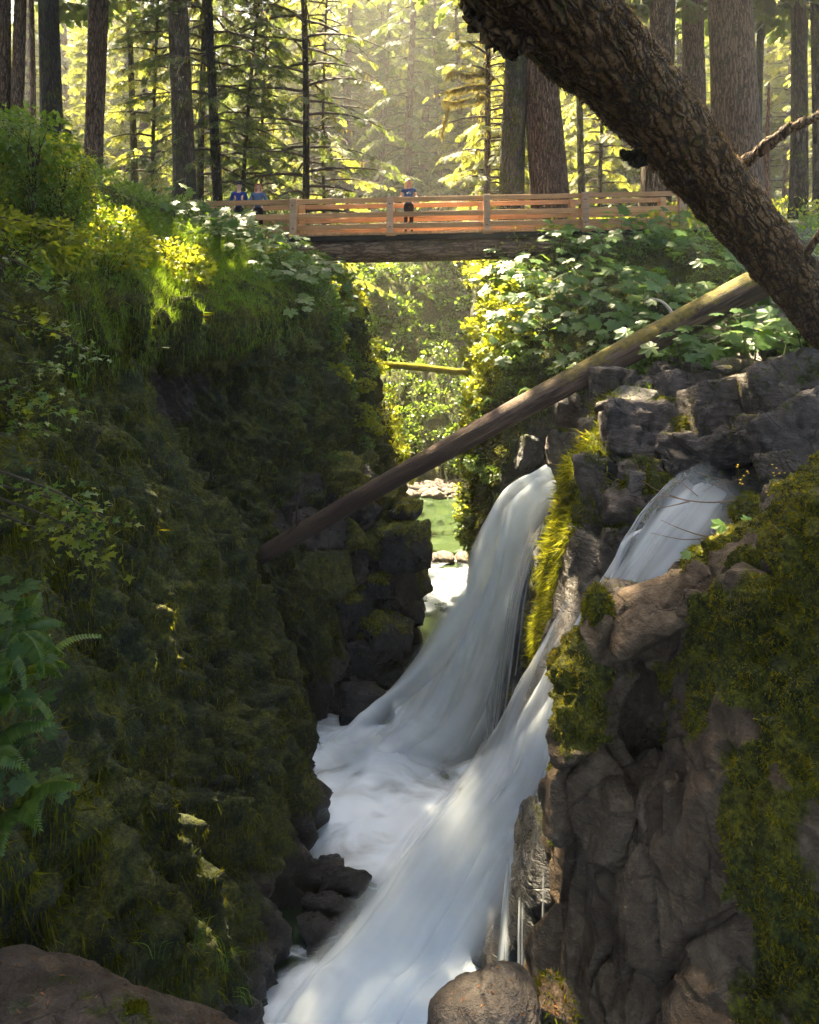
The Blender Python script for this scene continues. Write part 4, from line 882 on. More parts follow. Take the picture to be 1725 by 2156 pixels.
o = obj('foam', fp, grid_quads(110, 170), M['foam'], attrs={'foam': foam * 0.92}); tag(o, 'blue white foam churning at the foot of both waterfalls', 'foam', kind='stuff')
gx, gy = np.meshgrid(np.linspace(-1, 2.2, 40), np.linspace(15.5, 24.5, 80), indexing='ij')
fp = np.stack([gx.ravel(), gy.ravel(), np.zeros(gx.size)], 1)
foam = np.exp(-((fp[:, 1] - 21.0) / 1.6) ** 2) * 1.0
foam *= np.clip(0.75 + 1.2 * fbm(fp, 1.4, 3, 117), 0, 1.1); fp[:, 2] = W + 0.04 + 0.14 * foam * (0.5 + fbm(fp, 2.0, 3, 115))
o = obj('foam', fp, grid_quads(40, 80), M['foam'], attrs={'foam': foam}); tag(o, 'white foam of the rapids among the boulders below the bridge', 'foam', kind='stuff')

# ------------------------------------------------------------------ logs
def trunk_mesh(path, rad, sides, amp, seed, stretch=(1, 1, 0.2), scale=3.0):
    V, Fs = tube(path, rad, sides)
    ax = catmull(np.asarray(path), 400); j = np.argmin(((V[:, None, :] - ax[None, ::8]) ** 2).sum(2), 1); d = V - ax[::8][j]
    L = np.linalg.norm(d, axis=1, keepdims=True) + 1e-6
    return V + d / L * (amp * fbm(V * np.array(stretch), scale, 4, seed))[:, None], Fs

# fallen log: own axes so that its grain follows it
A, B = P(548, 1172, 13.9), P(1640, 575, 14.3)
ax = B - A; Ln = np.linalg.norm(ax)
fl = thing('fallen_log', 'long bare fallen log leaning from the left cliff up to the right bank', 'log', tuple(A))
t = np.linspace(0, 1, 60); path = np.stack([t * Ln, 0.05 * np.sin(t * 5), 0.10 * np.sin(t * 3.1)], 1)
rad = 0.165 + 0.155 * t ** 1.25
V, Fs = trunk_mesh(path, rad, 28, 0.035, 201, (0.25, 1, 1), 2.4)
o = local('log_wood', V, Fs, M['log'], fl)
rot = Vector(ax).to_track_quat('X', 'Z').to_euler(); fl.rotation_euler = rot
for (s, an, l) in ((0.07, 100, 0.9), (0.05, 140, 0.4), (0.63, 80, 0.35), (0.8, 60, 0.3)):
    p0 = np.array([s * Ln, 0, 0]); d = np.array([0.5, -math.cos(R(an)) * -0.4, math.sin(R(an))])
    local('branch_stub', *tube([p0, p0 + d * l * 0.6, p0 + d * l + np.array([0.15, 0, 0])], [0.035, 0.022, 0.012], 6), M['twig'], fl)

# mossy log bridging the gorge further down
a, b = P(812, 768, 27.5), P(958, 782, 26.5)
ml = thing('mossy_log', 'short yellow mossed log wedged across the gorge below the bridge', 'log', tuple(a))
path = catmull(np.array([a + np.array([-0.8, 0, 0.02]), a, (a + b) / 2 + np.array([0, 0, 0.03]), b, b + np.array([0.9, 0, -0.05])]), 30)
V, Fs = trunk_mesh(path, np.full(30, 0.13), 14, 0.03, 203, (1, 1, 1), 5)
o = obj('log_wood', V, Fs, plain('yellow_moss', (0.20, 0.19, 0.02), 0.95, 0.45, 9.0, 0.1, 0.05), ml)
moss_tufts('moss', V, Fs[0], 2500, None, 0.03, 0.12, 0.012, ml, M['moss_gold'], 0.8, 9)

# leaning trunk in the foreground
lt = thing('leaning_trunk', 'massive dark mossy trunk leaning diagonally over the shelf', 'tree', tuple(P(1790, 720, 12.2)))
path = catmull(np.array([P(1920, 905, 12.6), P(1775, 725, 11.7), P(1642, 553, 10.6), P(1511, 394, 9.3), P(1380, 235, 8.0), P(1245, 95, 6.9), P(1105, -50, 6.0), P(945, -220, 5.2)]), 90)
rad = np.interp(np.linspace(0, 1, 90), [0, 0.15, 0.4, 0.7, 1], [0.52, 0.39, 0.41, 0.45, 0.47])
V, Fs = trunk_mesh(path, rad, 72, 0.13, 205, (1, 1, 1), 3.6)
V += 0.06 * (rand_unit(len(V)) * np.abs(fbm(V, 12, 2, 206))[:, None])
o = obj('trunk', V, Fs, M['lean'], lt)
fcs = V[Fs[0]].mean(1)
moss_tufts('moss', V, Fs[0], 30000, None, 0.02, 0.09, 0.008, lt, leaf_mat('dead_brown_moss', [(0.025, 0.013, 0.005), (0.07, 0.038, 0.012), (0.13, 0.08, 0.02)], (0.10, 0.07, 0.02), 0.25, 0.95, 0.1), 0.7, 10)
def branch(parent, pts, r0, r1, mat, n=24, sides=8, name='branch', amp=0.02, seed=1):
    pth = catmull(np.array(pts), n); V, Fs = tube(pth, np.linspace(r0, r1, n), sides)
    V = V + rand_unit(len(V), np.random.default_rng(seed)) * amp * r0
    return obj(name, V, Fs, mat, parent)
branch(lt, [P(1555, 350, 9.4), P(1590, 325, 9.2), P(1640, 285, 9.0), P(1690, 258, 8.8), P(1760, 225, 8.6)], 0.085, 0.05, M['bark'], amp=0.3)
branch(lt, [P(1350, 335, 8.3), P(1328, 330, 8.2), P(1310, 322, 8.1)], 0.10, 0.03, M['bark_dark'], name='branch_stub', amp=0.3)
branch(lt, [P(1100, 75, 6.2), P(1050, 60, 6.1), P(1012, 30, 6.05), P(985, -10, 6.0)], 0.20, 0.10, M['lean'], name='branch_stub', amp=0.25)
br2 = thing('fallen_branch', 'bare branch lying against the foot of the leaning trunk', 'branch', tuple(P(1700, 530, 10.2)))
branch(br2, [P(1740, 470, 9.8), P(1715, 510, 10.0), P(1700, 535, 10.1), P(1725, 560, 10.0), P(1750, 575, 9.9)], 0.05, 0.06, M['bark'], amp=0.2)
# dead twigs hanging over the second stream
dt = thing('dead_branch', 'reddish dead branch reaching over the second stream', 'branch', tuple(P(1550, 1055, 9.3)))
for pts, r in (([(1560, 1052), (1500, 1058), (1440, 1052), (1385, 1032), (1352, 1012)], 0.012), ([(1455, 1055), (1400, 1068), (1378, 1068)], 0.009), ([(1440, 1052), (1395, 1045), (1355, 1062), (1322, 1050)], 0.007), ([(1550, 1125), (1490, 1130), (1430, 1112), (1392, 1095)], 0.010), ([(1500, 1132), (1440, 1136), (1370, 1122)], 0.008), ([(1470, 1045), (1440, 1020), (1415, 1005)], 0.006), ([(1560, 1010), (1510, 1020), (1480, 1035)], 0.006), ([(1545, 1015), (1500, 1005), (1465, 992)], 0.005)):
    branch(dt, [P(u, v, 9.3 - 0.002 * (v - 1000)) for u, v in pts], r, r * 0.4, M['branch_gold'], 14, 5, 'twig')
st = thing('pale_branch', 'pale dead branch arching out of the devils club thicket', 'branch', tuple(P(1415, 662, 14.5)))
branch(st, [P(1372, 628, 14.8), P(1392, 634, 14.7), P(1408, 648, 14.6), P(1420, 668, 14.5)], 0.02, 0.04, plain('bleached_wood', (0.38, 0.33, 0.27)), 12, 6)

# ------------------------------------------------------------------ footbridge
B0 = P(862, 487, 22.0); SL = R(-1.25)
bridge = thing('footbridge', 'timber footbridge on a heavy log beam spanning the gorge', 'bridge', tuple(B0))
bridge.rotation_euler = (0, SL, 0)
X0, X1, WD = -7.6, 9.2, 1.75
px = [-9.54, -6.55, -3.56, -0.57, 2.41, 5.45, 8.45]
k = 0; x = X0; plank = [new_mesh('plank', *box(-0.066, 0.066, -0.05, WD + 0.05, -0.085, 0, 0.006), [M['timber']], False)]
while x < X1:
    share('plank', plank[0], bridge, (x, rng.uniform(-0.012, 0.012), rng.uniform(-0.004, 0.004)), (0, 0, 0)); x += 0.142
for y0 in (0.42, 1.33):
    pth = np.stack([np.linspace(-7.2, 9, 40), np.full(40, y0), np.full(40, -0.56) - 0.01 * np.cos(np.linspace(-7.2, 9, 40))], 1)
    V, Fs = trunk_mesh(pth, np.linspace(0.33, 0.345, 40), 30, 0.03, 211 + int(y0 * 10), (0.3, 1, 1), 2.5)
    local('log_beam', V, Fs, M['bridge_log'], bridge)
for y0 in (0.10, 0.62, 1.13, 1.62):
    local('stringer', *box(X0, X1, y0 - 0.06, y0 + 0.06, -0.235, -0.088, 0.008), M['dark_wood'], bridge, False)
for side, yy in ((0, -0.01), (1, WD - 0.06)):
    for i in range(len(px) - 1):
        a, b = px[i] + 0.02, px[i + 1] - 0.02
        a = max(a, X0)
        for z0, z1 in ((0.92, 1.07), (0.46, 0.62), (0.10, 0.27)):
            j = rng.uniform(-0.008, 0.008)
            local('rail', *box(a, b, yy, yy + 0.07, z0 + j, z1 + j, 0.006), M['timber'], bridge, False)
    for i, x in enumerate(px[1:]):
        y0, y1 = (-0.13, -0.012) if side == 0 else (WD + 0.012, WD + 0.13)
        V, Fs = box(x - 0.10, x + 0.10, y0, y1, -0.02, 1.09, 0.008)
        V[:, 0] += np.where(V[:, 2] < 0.5, -0.03 if i < 3 else 0.0, 0)
        po = local('post', V, Fs, M['post'], bridge, False)
        V, Fs = box(x - 0.09, x + 0.10, *((0.062, 0.16) if side == 0 else (WD - 0.16, WD - 0.062)), 0.0, 1.06, 0.006)
        local('inner_post', V, Fs, M['timber'], bridge, False)
        V, Fs = box(x - 0.16, x + 0.16, y0 - 0.02, y1, -0.13, -0.022, 0.008)
        local('post_block', V, Fs, M['timber'], bridge, False)
        if side == 0:
            for bz in (0.86, 0.15):
                V, Fs = tube(np.array([[x - 0.02, -0.145, bz], [x - 0.02, -0.125, bz]]), 0.026, 10)
                b_ = bpy.data.objects.new('bolt', new_mesh('bolt', V, Fs, [M['bolt']], False)); C.objects.link(b_); b_.parent = po
    for i, x in enumerate(px[1:-1]):
        if side == 1: continue
        V, Fs = box(x - 0.05, x + 0.05, -0.02, WD + 0.02, -0.235, -0.13, 0.004)

def bridge_pt(x, y, z):
    return np.array([B0[0] + x * math.cos(SL) + z * math.sin(SL), B0[1] + y, B0[2] - x * math.sin(SL) + z * math.cos(SL)])

# ------------------------------------------------------------------ people
def skin_mesh(name, verts, edges, radii, mat, parent, levels=2, root=0):
    me = bpy.data.meshes.new(name); me.from_pydata([tuple(v) for v in verts], edges, [])
    o = bpy.data.objects.new(name, me); C.objects.link(o)
    o.modifiers.new('skin', 'SKIN'); s = o.modifiers.new('sub', 'SUBSURF'); s.levels = s.render_levels = levels
    for i, r in enumerate(radii):
        d = me.skin_vertices[0].data[i]; d.radius = (r, r) if not isinstance(r, tuple) else r; d.use_root = (i == root)
    dg = bpy.context.evaluated_depsgraph_get()
    m2 = bpy.data.meshes.new_from_object(o.evaluated_get(dg)); m2.name = name
    bpy.data.objects.remove(o); m2.materials.clear(); m2.materials.append(mat)
    for p in m2.polygons: p.use_smooth = True
    n = bpy.data.objects.new(name, m2); C.objects.link(n); n.parent = parent
    return n

SKIN = plain('skin', (0.50, 0.29, 0.21), 0.55, 0.06, 8)
def person(label, loc, rotz, H, shirt, trousers, haircol, arms, hat=None, long_hair=True, head_turn=0.0, sleeves='short', print_=False, group='people at the bridge'):
    p = thing('person', label, 'person', tuple(loc), group, rotz); k = H / 1.70
    sp = lambda L: [tuple(np.array(v) * k) for v in L]
    sh, el, wr, hd = arms                                             # offsets for the right side (x > 0); mirrored on the left unless a pair is given
    V = [(0, 0, .93), (0, 0, 1.06), (0, .005, 1.26), (0, .01, 1.42), (0, .0, 1.49), (0, -.012, 1.57), (0, -.005, 1.645)]
    Rr = [(.15, .11), (.118, .09), (.135, .10), (.055, .05), (.047, .047), (.075, .088), (.066, .078)]
    E = [(0, 1), (1, 2), (2, 3), (3, 4), (4, 5), (5, 6)]
    def add(v, r, par):
        V.append(v); Rr.append(r); E.append((par, len(V) - 1)); return len(V) - 1
    hand_pts = []
    for s in (-1, 1):
        h = add((s * .085, 0, .85), .088, 0); kn = add((s * .09, -.015, .48), .058, h); an = add((s * .09, .015, .09), .042, kn); add((s * .10, -.13, .035), .036, an)
        a = add((s * sh[0], sh[1], sh[2]), .050, 2); e = add((s * el[0], el[1], el[2]), .037, a); w = add((s * wr[0], wr[1], wr[2]), .026, e)
        hn = add((s * hd[0], hd[1], hd[2]), (.036, .018), w)
        d = np.array([s * (hd[0] - wr[0]), hd[1] - wr[1], hd[2] - wr[2]]); d /= np.linalg.norm(d); hp = np.array(V[hn]); sd = np.cross(d, [0, 0, 1]); sd /= np.linalg.norm(sd) + 1e-6
        for q, (off, l) in enumerate(((-.028, .060), (-.010, .072), (.010, .068), (.028, .052))):
            b = add(tuple(hp + sd * off + d * .03), .009, hn); c = add(tuple(hp + sd * off * 1.1 + d * (.03 + l * .5) + np.array([0, 0, -.006])), .008, b)
            add(tuple(hp + sd * off * 1.1 + d * (.03 + l * .85) + np.array([0, 0, -.028])), .007, c)
        b = add(tuple(hp - sd * s * .035 - d * .01), .010, hn); add(tuple(hp - sd * s * .055 + d * .03 + np.array([0, 0, -.015])), .008, b)
    body = skin_mesh('body', sp(V), E, [tuple(x * k for x in r) if isinstance(r, tuple) else r * k for r in Rr], SKIN, p)
    # shirt and sleeves
    V2 = [(0, 0, .90), (0, 0, 1.06), (0, .005, 1.27), (0, .008, 1.40)]; R2_ = [(.165, .125), (.135, .105), (.152, .117), (.085, .07)]; E2 = [(0, 1), (1, 2), (2, 3)]
    for s in (-1, 1):
        V2.append((s * sh[0], sh[1], sh[2])); R2_.append((.066, .066)); E2.append((2, len(V2) - 1)); i = len(V2) - 1
        f = 0.5 if sleeves == 'short' else 1.0
        V2.append(tuple(np.array((s * sh[0], sh[1], sh[2])) * (1 - f) + np.array((s * el[0], el[1], el[2])) * f)); R2_.append((.055, .055)); E2.append((i, i + 1))
        if sleeves != 'short': V2.append((s * wr[0], wr[1], wr[2])); R2_.append((.040, .040)); E2.append((i + 1, i + 2))
    skin_mesh('shirt', sp(V2), E2, [tuple(x * k for x in r) for r in R2_], shirt, p, root=1)
    V3 = [(0, 0, .97), (0, 0, .90)]; R3 = [(.135, .105), (.138, .11)]; E3 = [(0, 1)]
    for s in (-1, 1):
        i = len(V3); V3 += [(s * .088, 0, .80), (s * .09, -.015, .48), (s * .09, .012, .12)]; R3 += [(.088, .092), (.07, .07), (.062, .062)]; E3 += [(1, i), (i, i + 1), (i + 1, i + 2)]
    skin_mesh('trousers', sp(V3), E3, [tuple(x * k for x in r) for r in R3], trousers, p, root=1)
    for s in (-1, 1):
        Vs, Fs, _ = rock_shape(.045 * k, .13 * k, .05 * k, 7, 3, 16, 0.0, 0.3)
        local('shoe', Vs + np.array([s * .095, -.05, .045]) * k, Fs, plain('shoes', (0.02, 0.02, 0.025)), p)
    # head details and hair
    ct, stn = math.cos(head_turn), math.sin(head_turn); hc = np.array([0, -.012, 1.585])
    rt = lambda q: (hc + np.array([q[0] * ct - q[1] * stn, q[0] * stn + q[1] * ct, q[2]])) * k
    D, Fc = ico(2)
    for s in (-1, 1):
        local('eye', np.array([rt(np.array([s * .03, -.082, .0]) + d * .010) for d in D]), Fc, plain('eyes', (0.03, 0.02, 0.015), 0.3), p)
        local('ear', np.array([rt(np.array([s * .082, 0.0, -.01]) + d * np.array([.012, .02, .03])) for d in D]), Fc, SKIN, p)
    local('nose', np.array([rt(np.array([0, -.096, -.022]) + d * np.array([.012, .018, .022])) for d in D]), Fc, SKIN, p)
    local('mouth', np.array([rt(np.array([0, -.082, -.058]) + d * np.array([.026, .010, .007])) for d in D]), Fc, plain('lips', (0.40, 0.14, 0.12), 0.5), p)
    hm = plain('hair', haircol, 0.5, 0.35, 40)
    parts = []
    D3, F3 = ico(3)
    cap = np.array([rt(np.array([d[0] * .098, .018 + d[1] * .102, .038 + d[2] * .088])) for d in D3])
    keep = ~((D3[:, 1] < -0.45) & (D3[:, 2] < 0.45)); parts.append((cap, F3[keep[F3].all(1)]))
    if long_hair:
        rg = np.random.default_rng(3)
        for j in range(46):
            a = R(-62 + 304 * j / 45.0); x, y = math.cos(a), math.sin(a)
            l = 0.26 + 0.06 * rg.random()
            pts = [rt(np.array([x * .085, .015 + y * .088, .06])), rt(np.array([x * .102, .02 + y * .105, -.03])), rt(np.array([x * .115, .03 + y * .108, -.12])), rt(np.array([x * (.12 + .02 * rg.random()), .03 + y * .105, .05 - l]))]
            if y < -0.25 and abs(x) < 0.75: continue
            parts.append(tube(catmull(np.array(pts), 7), np.array([.014, .018, .019, .018, .017, .014, .006]) * k, 5))
    Vh, Fh = join(parts); local('hair', Vh, Fh, hm, p)
    if hat:
        prof = [(.17, -.005), (.165, .012), (.10, .018), (.092, .07), (.075, .105), (.0, .11)]
        th = np.linspace(0, 2 * np.pi, 24, endpoint=False); Vb = np.array([[(r * math.cos(a), r * math.sin(a) + .01, z) for a in th] for r, z in prof])
        Vb = np.array([rt(q + np.array([0, 0, .055])) for q in Vb.reshape(-1, 3)]); Fq = []
        for i in range(len(prof) - 1):
            for j in range(24): Fq.append((i * 24 + j, i * 24 + (j + 1) % 24, (i + 1) * 24 + (j + 1) % 24, (i + 1) * 24 + j))
        local('hat', Vb, np.array(Fq), hat, p)
    if print_:                                                         # pale print on the front of the shirt
        rg = np.random.default_rng(5); pp = []
        for (x, z, w, h) in ((-.035, 1.235, .045, .03), (-.005, 1.255, .03, .022), (-.055, 1.222, .022, .018), (-.03, 1.205, .02, .02), (.035, 1.235, .03, .02), (.05, 1.21, .022, .018), (.02, 1.215, .014, .014), (.055, 1.232, .02, .014), (-.02, 1.195, .014, .01), (.0, 1.29, .05, .006)):
            Vs, Fs, _ = rock_shape(w * .7, .006, h * .8, int(rg.integers(99)), 2, 9, 0.1); pp.append((Vs + np.array([x, -.124 + 0.25 * x * x, z]), Fs))
        Vp, Fp = join(pp); local('shirt_print', Vp * k, Fp, plain('shirt_print', (0.55, 0.62, 0.52), 0.8), p)
    return p
NAVY = plain('navy_cloth', (0.020, 0.048, 0.13), 0.9, 0.2, 30); DARK = plain('black_cloth', (0.008, 0.008, 0.010), 0.9, 0.2, 30)
BLUE = plain('blue_cloth', (0.010, 0.030, 0.16), 0.9, 0.2, 30); DENIM = plain('denim_cloth', (0.05, 0.09, 0.17), 0.9, 0.25, 30)
FELT = plain('dark_felt', (0.012, 0.010, 0.010), 0.9)
person('blonde woman in navy printed shirt and black trousers, hands on the rail', bridge_pt(-0.02, 0.40, 0.0), 0.0, 1.69, NAVY, DARK, (0.62, 0.40, 0.16), ((.175, .0, 1.375), (.245, .05, 1.14), (.25, -.20, 1.10), (.245, -.30, 1.095)), head_turn=0.55, print_=True)
person('person in wide dark hat and royal blue shirt beside the railing', bridge_pt(-5.42, 0.62, 0.0), 0.05, 1.72, BLUE, DARK, (0.03, 0.02, 0.015), ((.185, .0, 1.375), (.25, .0, 1.10), (.17, -.18, 1.0), (.10, -.24, 1.0)), hat=FELT, long_hair=False, sleeves='long')
person('person with long auburn hair in a denim jacket, hands clasped', bridge_pt(-4.78, 0.50, 0.0), 0.0, 1.66, DENIM, DARK, (0.42, 0.17, 0.07), ((.18, .0, 1.375), (.26, .0, 1.12), (.13, -.19, 1.09), (.06, -.22, 1.10)), sleeves='long')
g_ = P(140, 428, 13.5)
person('person in grey jacket half hidden behind bushes at the trail fence', (g_[0], g_[1], g_[2] - 0.25), 0.9, 1.66, plain('grey_cloth', (0.05, 0.05, 0.055), 0.9), DARK, (0.10, 0.05, 0.03), ((.185, .0, 1.375), (.25, .0, 1.10), (.17, -.18, 1.0), (.10, -.26, 1.0)), sleeves='long', group='people at the bridge')
fence = thing('trail_fence', 'old brown split post fence beside the trail on the left bank', 'fence', tuple(P(168, 428, 12.6)))
for u, w in ((147, 0.12), (186, 0.13)):
    c = P(u, 440, 12.6); V, Fs = trunk_mesh(np.array([c + np.array([0, 0, z]) for z in np.linspace(-0.3, 0.85, 10)]), np.full(10, w), 12, 0.02, u)
    obj('post', V, Fs, M['bark'], fence)
for v in (382, 408):
    obj('rail', *tube(np.array([P(140, v, 12.66), P(195, v + 9, 12.55)]), 0.045, 8), M['bark'], fence)

# ------------------------------------------------------------------ trees
LIT = []                                   # places the sun reaches through gaps between the crowns: (point, radius)
def lit(u, v, Y, r): LIT.append((P(u, v, Y), r))
for v in (540, 600, 660, 720, 800, 880, 960, 1040, 1120): lit(1010, v, 19.8, 1.25)
for u, v, Y, r in ((1100, 560, 19, 0.5), (1200, 520, 19, 0.5), (1300, 500, 18.5, 0.5), (1390, 520, 18, 0.6), (1480, 500, 17, 0.6), (1560, 530, 16, 0.6), (1640, 520, 14, 0.7), (1700, 640, 13.5, 0.7), (1600, 690, 13.5, 0.5), (1680, 740, 13.0, 0.6), (1500, 600, 15.5, 0.5), (1180, 640, 17.5, 0.3),
                   (1520, 755, 13.5, 0.4), (1600, 765, 13.3, 0.35), (1680, 755, 12.6, 0.45), (1185, 935, 13.8, 0.35), (1190, 990, 13.6, 0.25), (1215, 1000, 13.0, 0.3), (1230, 1180, 12.3, 0.4), (1200, 1300, 12.2, 0.35), (1185, 1420, 12.0, 0.3),
                   (1110, 1080, 15.0, 0.55), (1040, 1140, 14.8, 0.5), (985, 1230, 14.5, 0.4), (1000, 1000, 16.8, 0.5), (1040, 960, 16.5, 0.4),
                   (850, 1030, 17.5, 0.5), (870, 1110, 17.2, 0.5), (840, 1200, 16.8, 0.45), (800, 1090, 16.8, 0.4), (790, 960, 18.5, 0.5), (860, 1270, 16.8, 0.4),
                   (945, 1190, 23, 1.1), (900, 930, 32, 2.2), (880, 700, 36.5, 2.5), (960, 860, 33, 1.6), (820, 980, 31, 1.5), (920, 1235, 21.5, 0.8), (900, 1030, 31, 1.8), (930, 1080, 28, 1.0),
                   (860, 400, 22.3, 0.55), (700, 470, 22, 0.6), (1000, 430, 22, 0.5), (1130, 440, 22, 0.5), (1300, 430, 22, 0.5), (530, 430, 22.5, 0.4),
                   (720, 600, 20, 0.7), (750, 700, 20, 0.6), (780, 800, 20.5, 0.7), (800, 900, 20, 0.6), (640, 540, 20, 0.5), (560, 500, 19.5, 0.5), (450, 470, 18, 0.5),
                   (885, 780, 27, 0.8), (60, 620, 8, 0.45), (110, 470, 9.5, 0.4), (20, 720, 7, 0.3), (180, 300, 11, 0.3), (1150, 840, 15.2, 0.25), (1500, 650, 13.8, 0.3), (1430, 690, 14.2, 0.2), (1350, 660, 16, 0.3), (1430, 780, 13.5, 0.25), (1620, 1080, 8, 0.25), (1150, 1350, 13.4, 0.15)): lit(u, v, Y, r)
for u, v, Y, r in ((150, 500, 11, 0.8), (300, 560, 12.5, 1.1), (230, 480, 13, 1.1), (400, 500, 16, 1.1), (480, 560, 16.5, 0.9), (340, 640, 11.8, 0.7), (60, 450, 9, 0.6), (560, 560, 19, 0.7), (360, 620, 12.5, 0.5), (100, 620, 8.5, 0.5), (640, 580, 20, 0.7), (1650, 600, 13.8, 0.8), (1560, 600, 15, 0.7)): lit(u, v, Y, r)
for u, v, Y, r in ((1300, 390, 27, 1.3), (1250, 330, 30, 1.3), (1060, 330, 29, 1.5), (1000, 250, 30, 1.5), (1340, 360, 30, 1.4), (1190, 420, 30, 1.2), (1420, 440, 25, 1.0), (300, 330, 34, 2.0), (260, 200, 34, 2.0), (480, 300, 33, 1.5), (660, 350, 32, 1.5)): lit(u, v, Y, r)
LP = np.array([p for p, r in LIT]); LR = np.array([r for p, r in LIT])
def sunny(q):
    """True where a leaf at q would shade one of the lit places"""
    bad = np.zeros(len(q), bool)
    for p, r in zip(LP, LR):
        d = q - p; t = d @ SUN; dist2 = (d * d).sum(1) - t * t
        bad |= (dist2 < r * r) & (t > 0.8)
    return bad

def trunk_parts(H, r0, seed, sides=18, lean=(0, 0), flare=0.35, top=0.25):
    n = 26; t = np.linspace(0, 1, n) ** 1.3; rg = np.random.default_rng(seed)
    bend = 0.012 * H * np.stack([np.sin(t * 4 + rg.uniform(0, 6)), np.cos(t * 3.3 + rg.uniform(0, 6))], 1)
    path = np.stack([lean[0] * t + bend[:, 0], lean[1] * t + bend[:, 1], -0.8 + t * (H + 0.8)], 1)
    rad = r0 * (1 - (1 - top) * t) * (1 + flare * np.exp(-t * H / 0.9))
    V, Fs = tube(path, rad, sides)
    ang = np.arctan2(V[:, 1], V[:, 0])
    c = np.interp(V[:, 2], path[:, 2], path[:, 0]), np.interp(V[:, 2], path[:, 2], path[:, 1])
    d = np.stack([V[:, 0] - c[0], V[:, 1] - c[1], np.zeros(len(V))], 1); L = np.linalg.norm(d, axis=1, keepdims=True) + 1e-6
    V = V + d / L * (0.09 * r0 * fbm(np.stack([V[:, 0] / r0, V[:, 1] / r0, V[:, 2] * 0.5], 1), 1.7, 3, seed))[:, None]
    return V, Fs, path

def conifer_parts(H, r0, c0, Lmax, nb, seed, droop=0.35, nsp=22, sps=0.55, lo=False, lean=(0, 0), taper=1.0, moss=0.0, cull=None, flat=0.0, bare=0.25, offset=(0, 0), rise=0.15, sides=18):
    rg = np.random.default_rng(seed)
    TV, TF, path = trunk_parts(H, r0, seed, sides, lean)
    pos, fw, up, sc, limbs, mpos, mlen = [], [], [], [], [], [], []
    for b in range(nb):
        h = c0 + (H - c0) * ((b + rg.random()) / nb) ** 0.9
        f = (h - c0) / (H - c0)
        L = (Lmax * (1 - f ** 1.6 * taper) * rg.uniform(0.65, 1.1) + 0.3)
        az = b * 2.39996 + rg.uniform(-0.4, 0.4)
        d = np.array([math.cos(az), math.sin(az), 0]); sd = np.array([-d[1], d[0], 0])
        base = np.array([np.interp(h, path[:, 2], path[:, 0]), np.interp(h, path[:, 2], path[:, 1]), h])
        dr = droop * rg.uniform(0.6, 1.4); bow = rg.uniform(-0.12, 0.12)
        off = np.array([offset[0], offset[1], 0]) * 0.5
        pt = lambda t: base[None] + (d[None] * t[:, None] + sd[None] * (bow * t * t)[:, None]) * L + np.array([0, 0, 1.0])[None] * ((rise * t - dr * t * t) * L)[:, None] + off[None] * (t[:, None])
        tt = np.linspace(0, 1, 6); lp = pt(tt)
        if cull is not None and lo and cull(lp[1:]).any(): lp = lp[:2]; tt = tt[:2]
        limbs.append(tube(lp, np.linspace(0.035 + 0.008 * L, 0.006, len(lp)), 4 if lo else 5, False))
        k = max(3, int(nsp * L / Lmax)); t = bare + (1 - bare) * rg.random(k) ** 0.85
        q = pt(t); sgn = np.where(rg.random(k) < 0.5, -1, 1)
        an = np.where(t > 0.93, 0, sgn * np.radians(rg.uniform(35, 70, k)))
        fwd = d[None] * np.cos(an)[:, None] + sd[None] * np.sin(an)[:, None]; fwd[:, 2] = rg.uniform(-0.55, 0.0, k) - dr * t
        u = np.stack([rg.normal(scale=0.3, size=k), rg.normal(scale=0.3, size=k), np.ones(k)], 1)
        pos.append(q); fw.append(fwd); up.append(u); sc.append(sps * rg.uniform(0.6, 1.3, k) * (1.15 - 0.5 * t))
        if moss > 0:
            km = rg.poisson(moss * L * 5); t = rg.random(km) ** 1.2; mpos.append(pt(t)); mlen.append(rg.uniform(0.06, 0.38, km))
    pos = np.concatenate(pos); fw = np.concatenate(fw); up = np.concatenate(up); sc = np.concatenate(sc)
    if cull is not None:
        keep = ~cull(pos); pos, fw, up, sc = pos[keep], fw[keep], up[keep], sc[keep]
    FV, FFa = stamp(*(SPRAY_LO if lo else SPRAY), pos, frames(fw, up), sc)
    out = {'trunk': (TV, TF), 'limbs': join(limbs), 'foliage': (FV, FFa)}
    if moss > 0 and sum(len(x) for x in mpos):
        mp = np.concatenate(mpos); ml_ = np.concatenate(mlen); n = len(mp); a = rg.uniform(0, 6.28, n); s = np.stack([np.cos(a), np.sin(a), np.zeros(n)], 1) * rg.uniform(0.02, 0.06, n)[:, None]
        tip = mp + np.stack([rg.normal(scale=0.04, size=n), rg.normal(scale=0.04, size=n), -ml_], 1)
        out['moss'] = (np.stack([mp - s, mp + s, tip], 1).reshape(-1, 3), np.arange(3 * n).reshape(-1, 3))
    return out

def build_tree(name, label, parts, loc, bark, needle, group=None, cat='tree'):
    t = thing(name, label, cat, tuple(loc), group)
    local('trunk', *parts['trunk'], bark, t); local('limbs', *parts['limbs'], M['twig'], t)
    tag(local('crown', *parts['foliage'], needle, t, False), kind='stuff')
    if 'moss' in parts: tag(local('hanging_moss', *parts['moss'], M['moss_gold'], t, False), kind='stuff')
    return t

def ground_z(x, y):
    src = FFC if y > 38 else (LCC if x < 0.5 else RCC)
    i = np.argmin((src[:, 0] - x) ** 2 + (src[:, 1] - y) ** 2 + np.where(src[:, 2] < -1.2, 50, 0)); return src[i, 2]

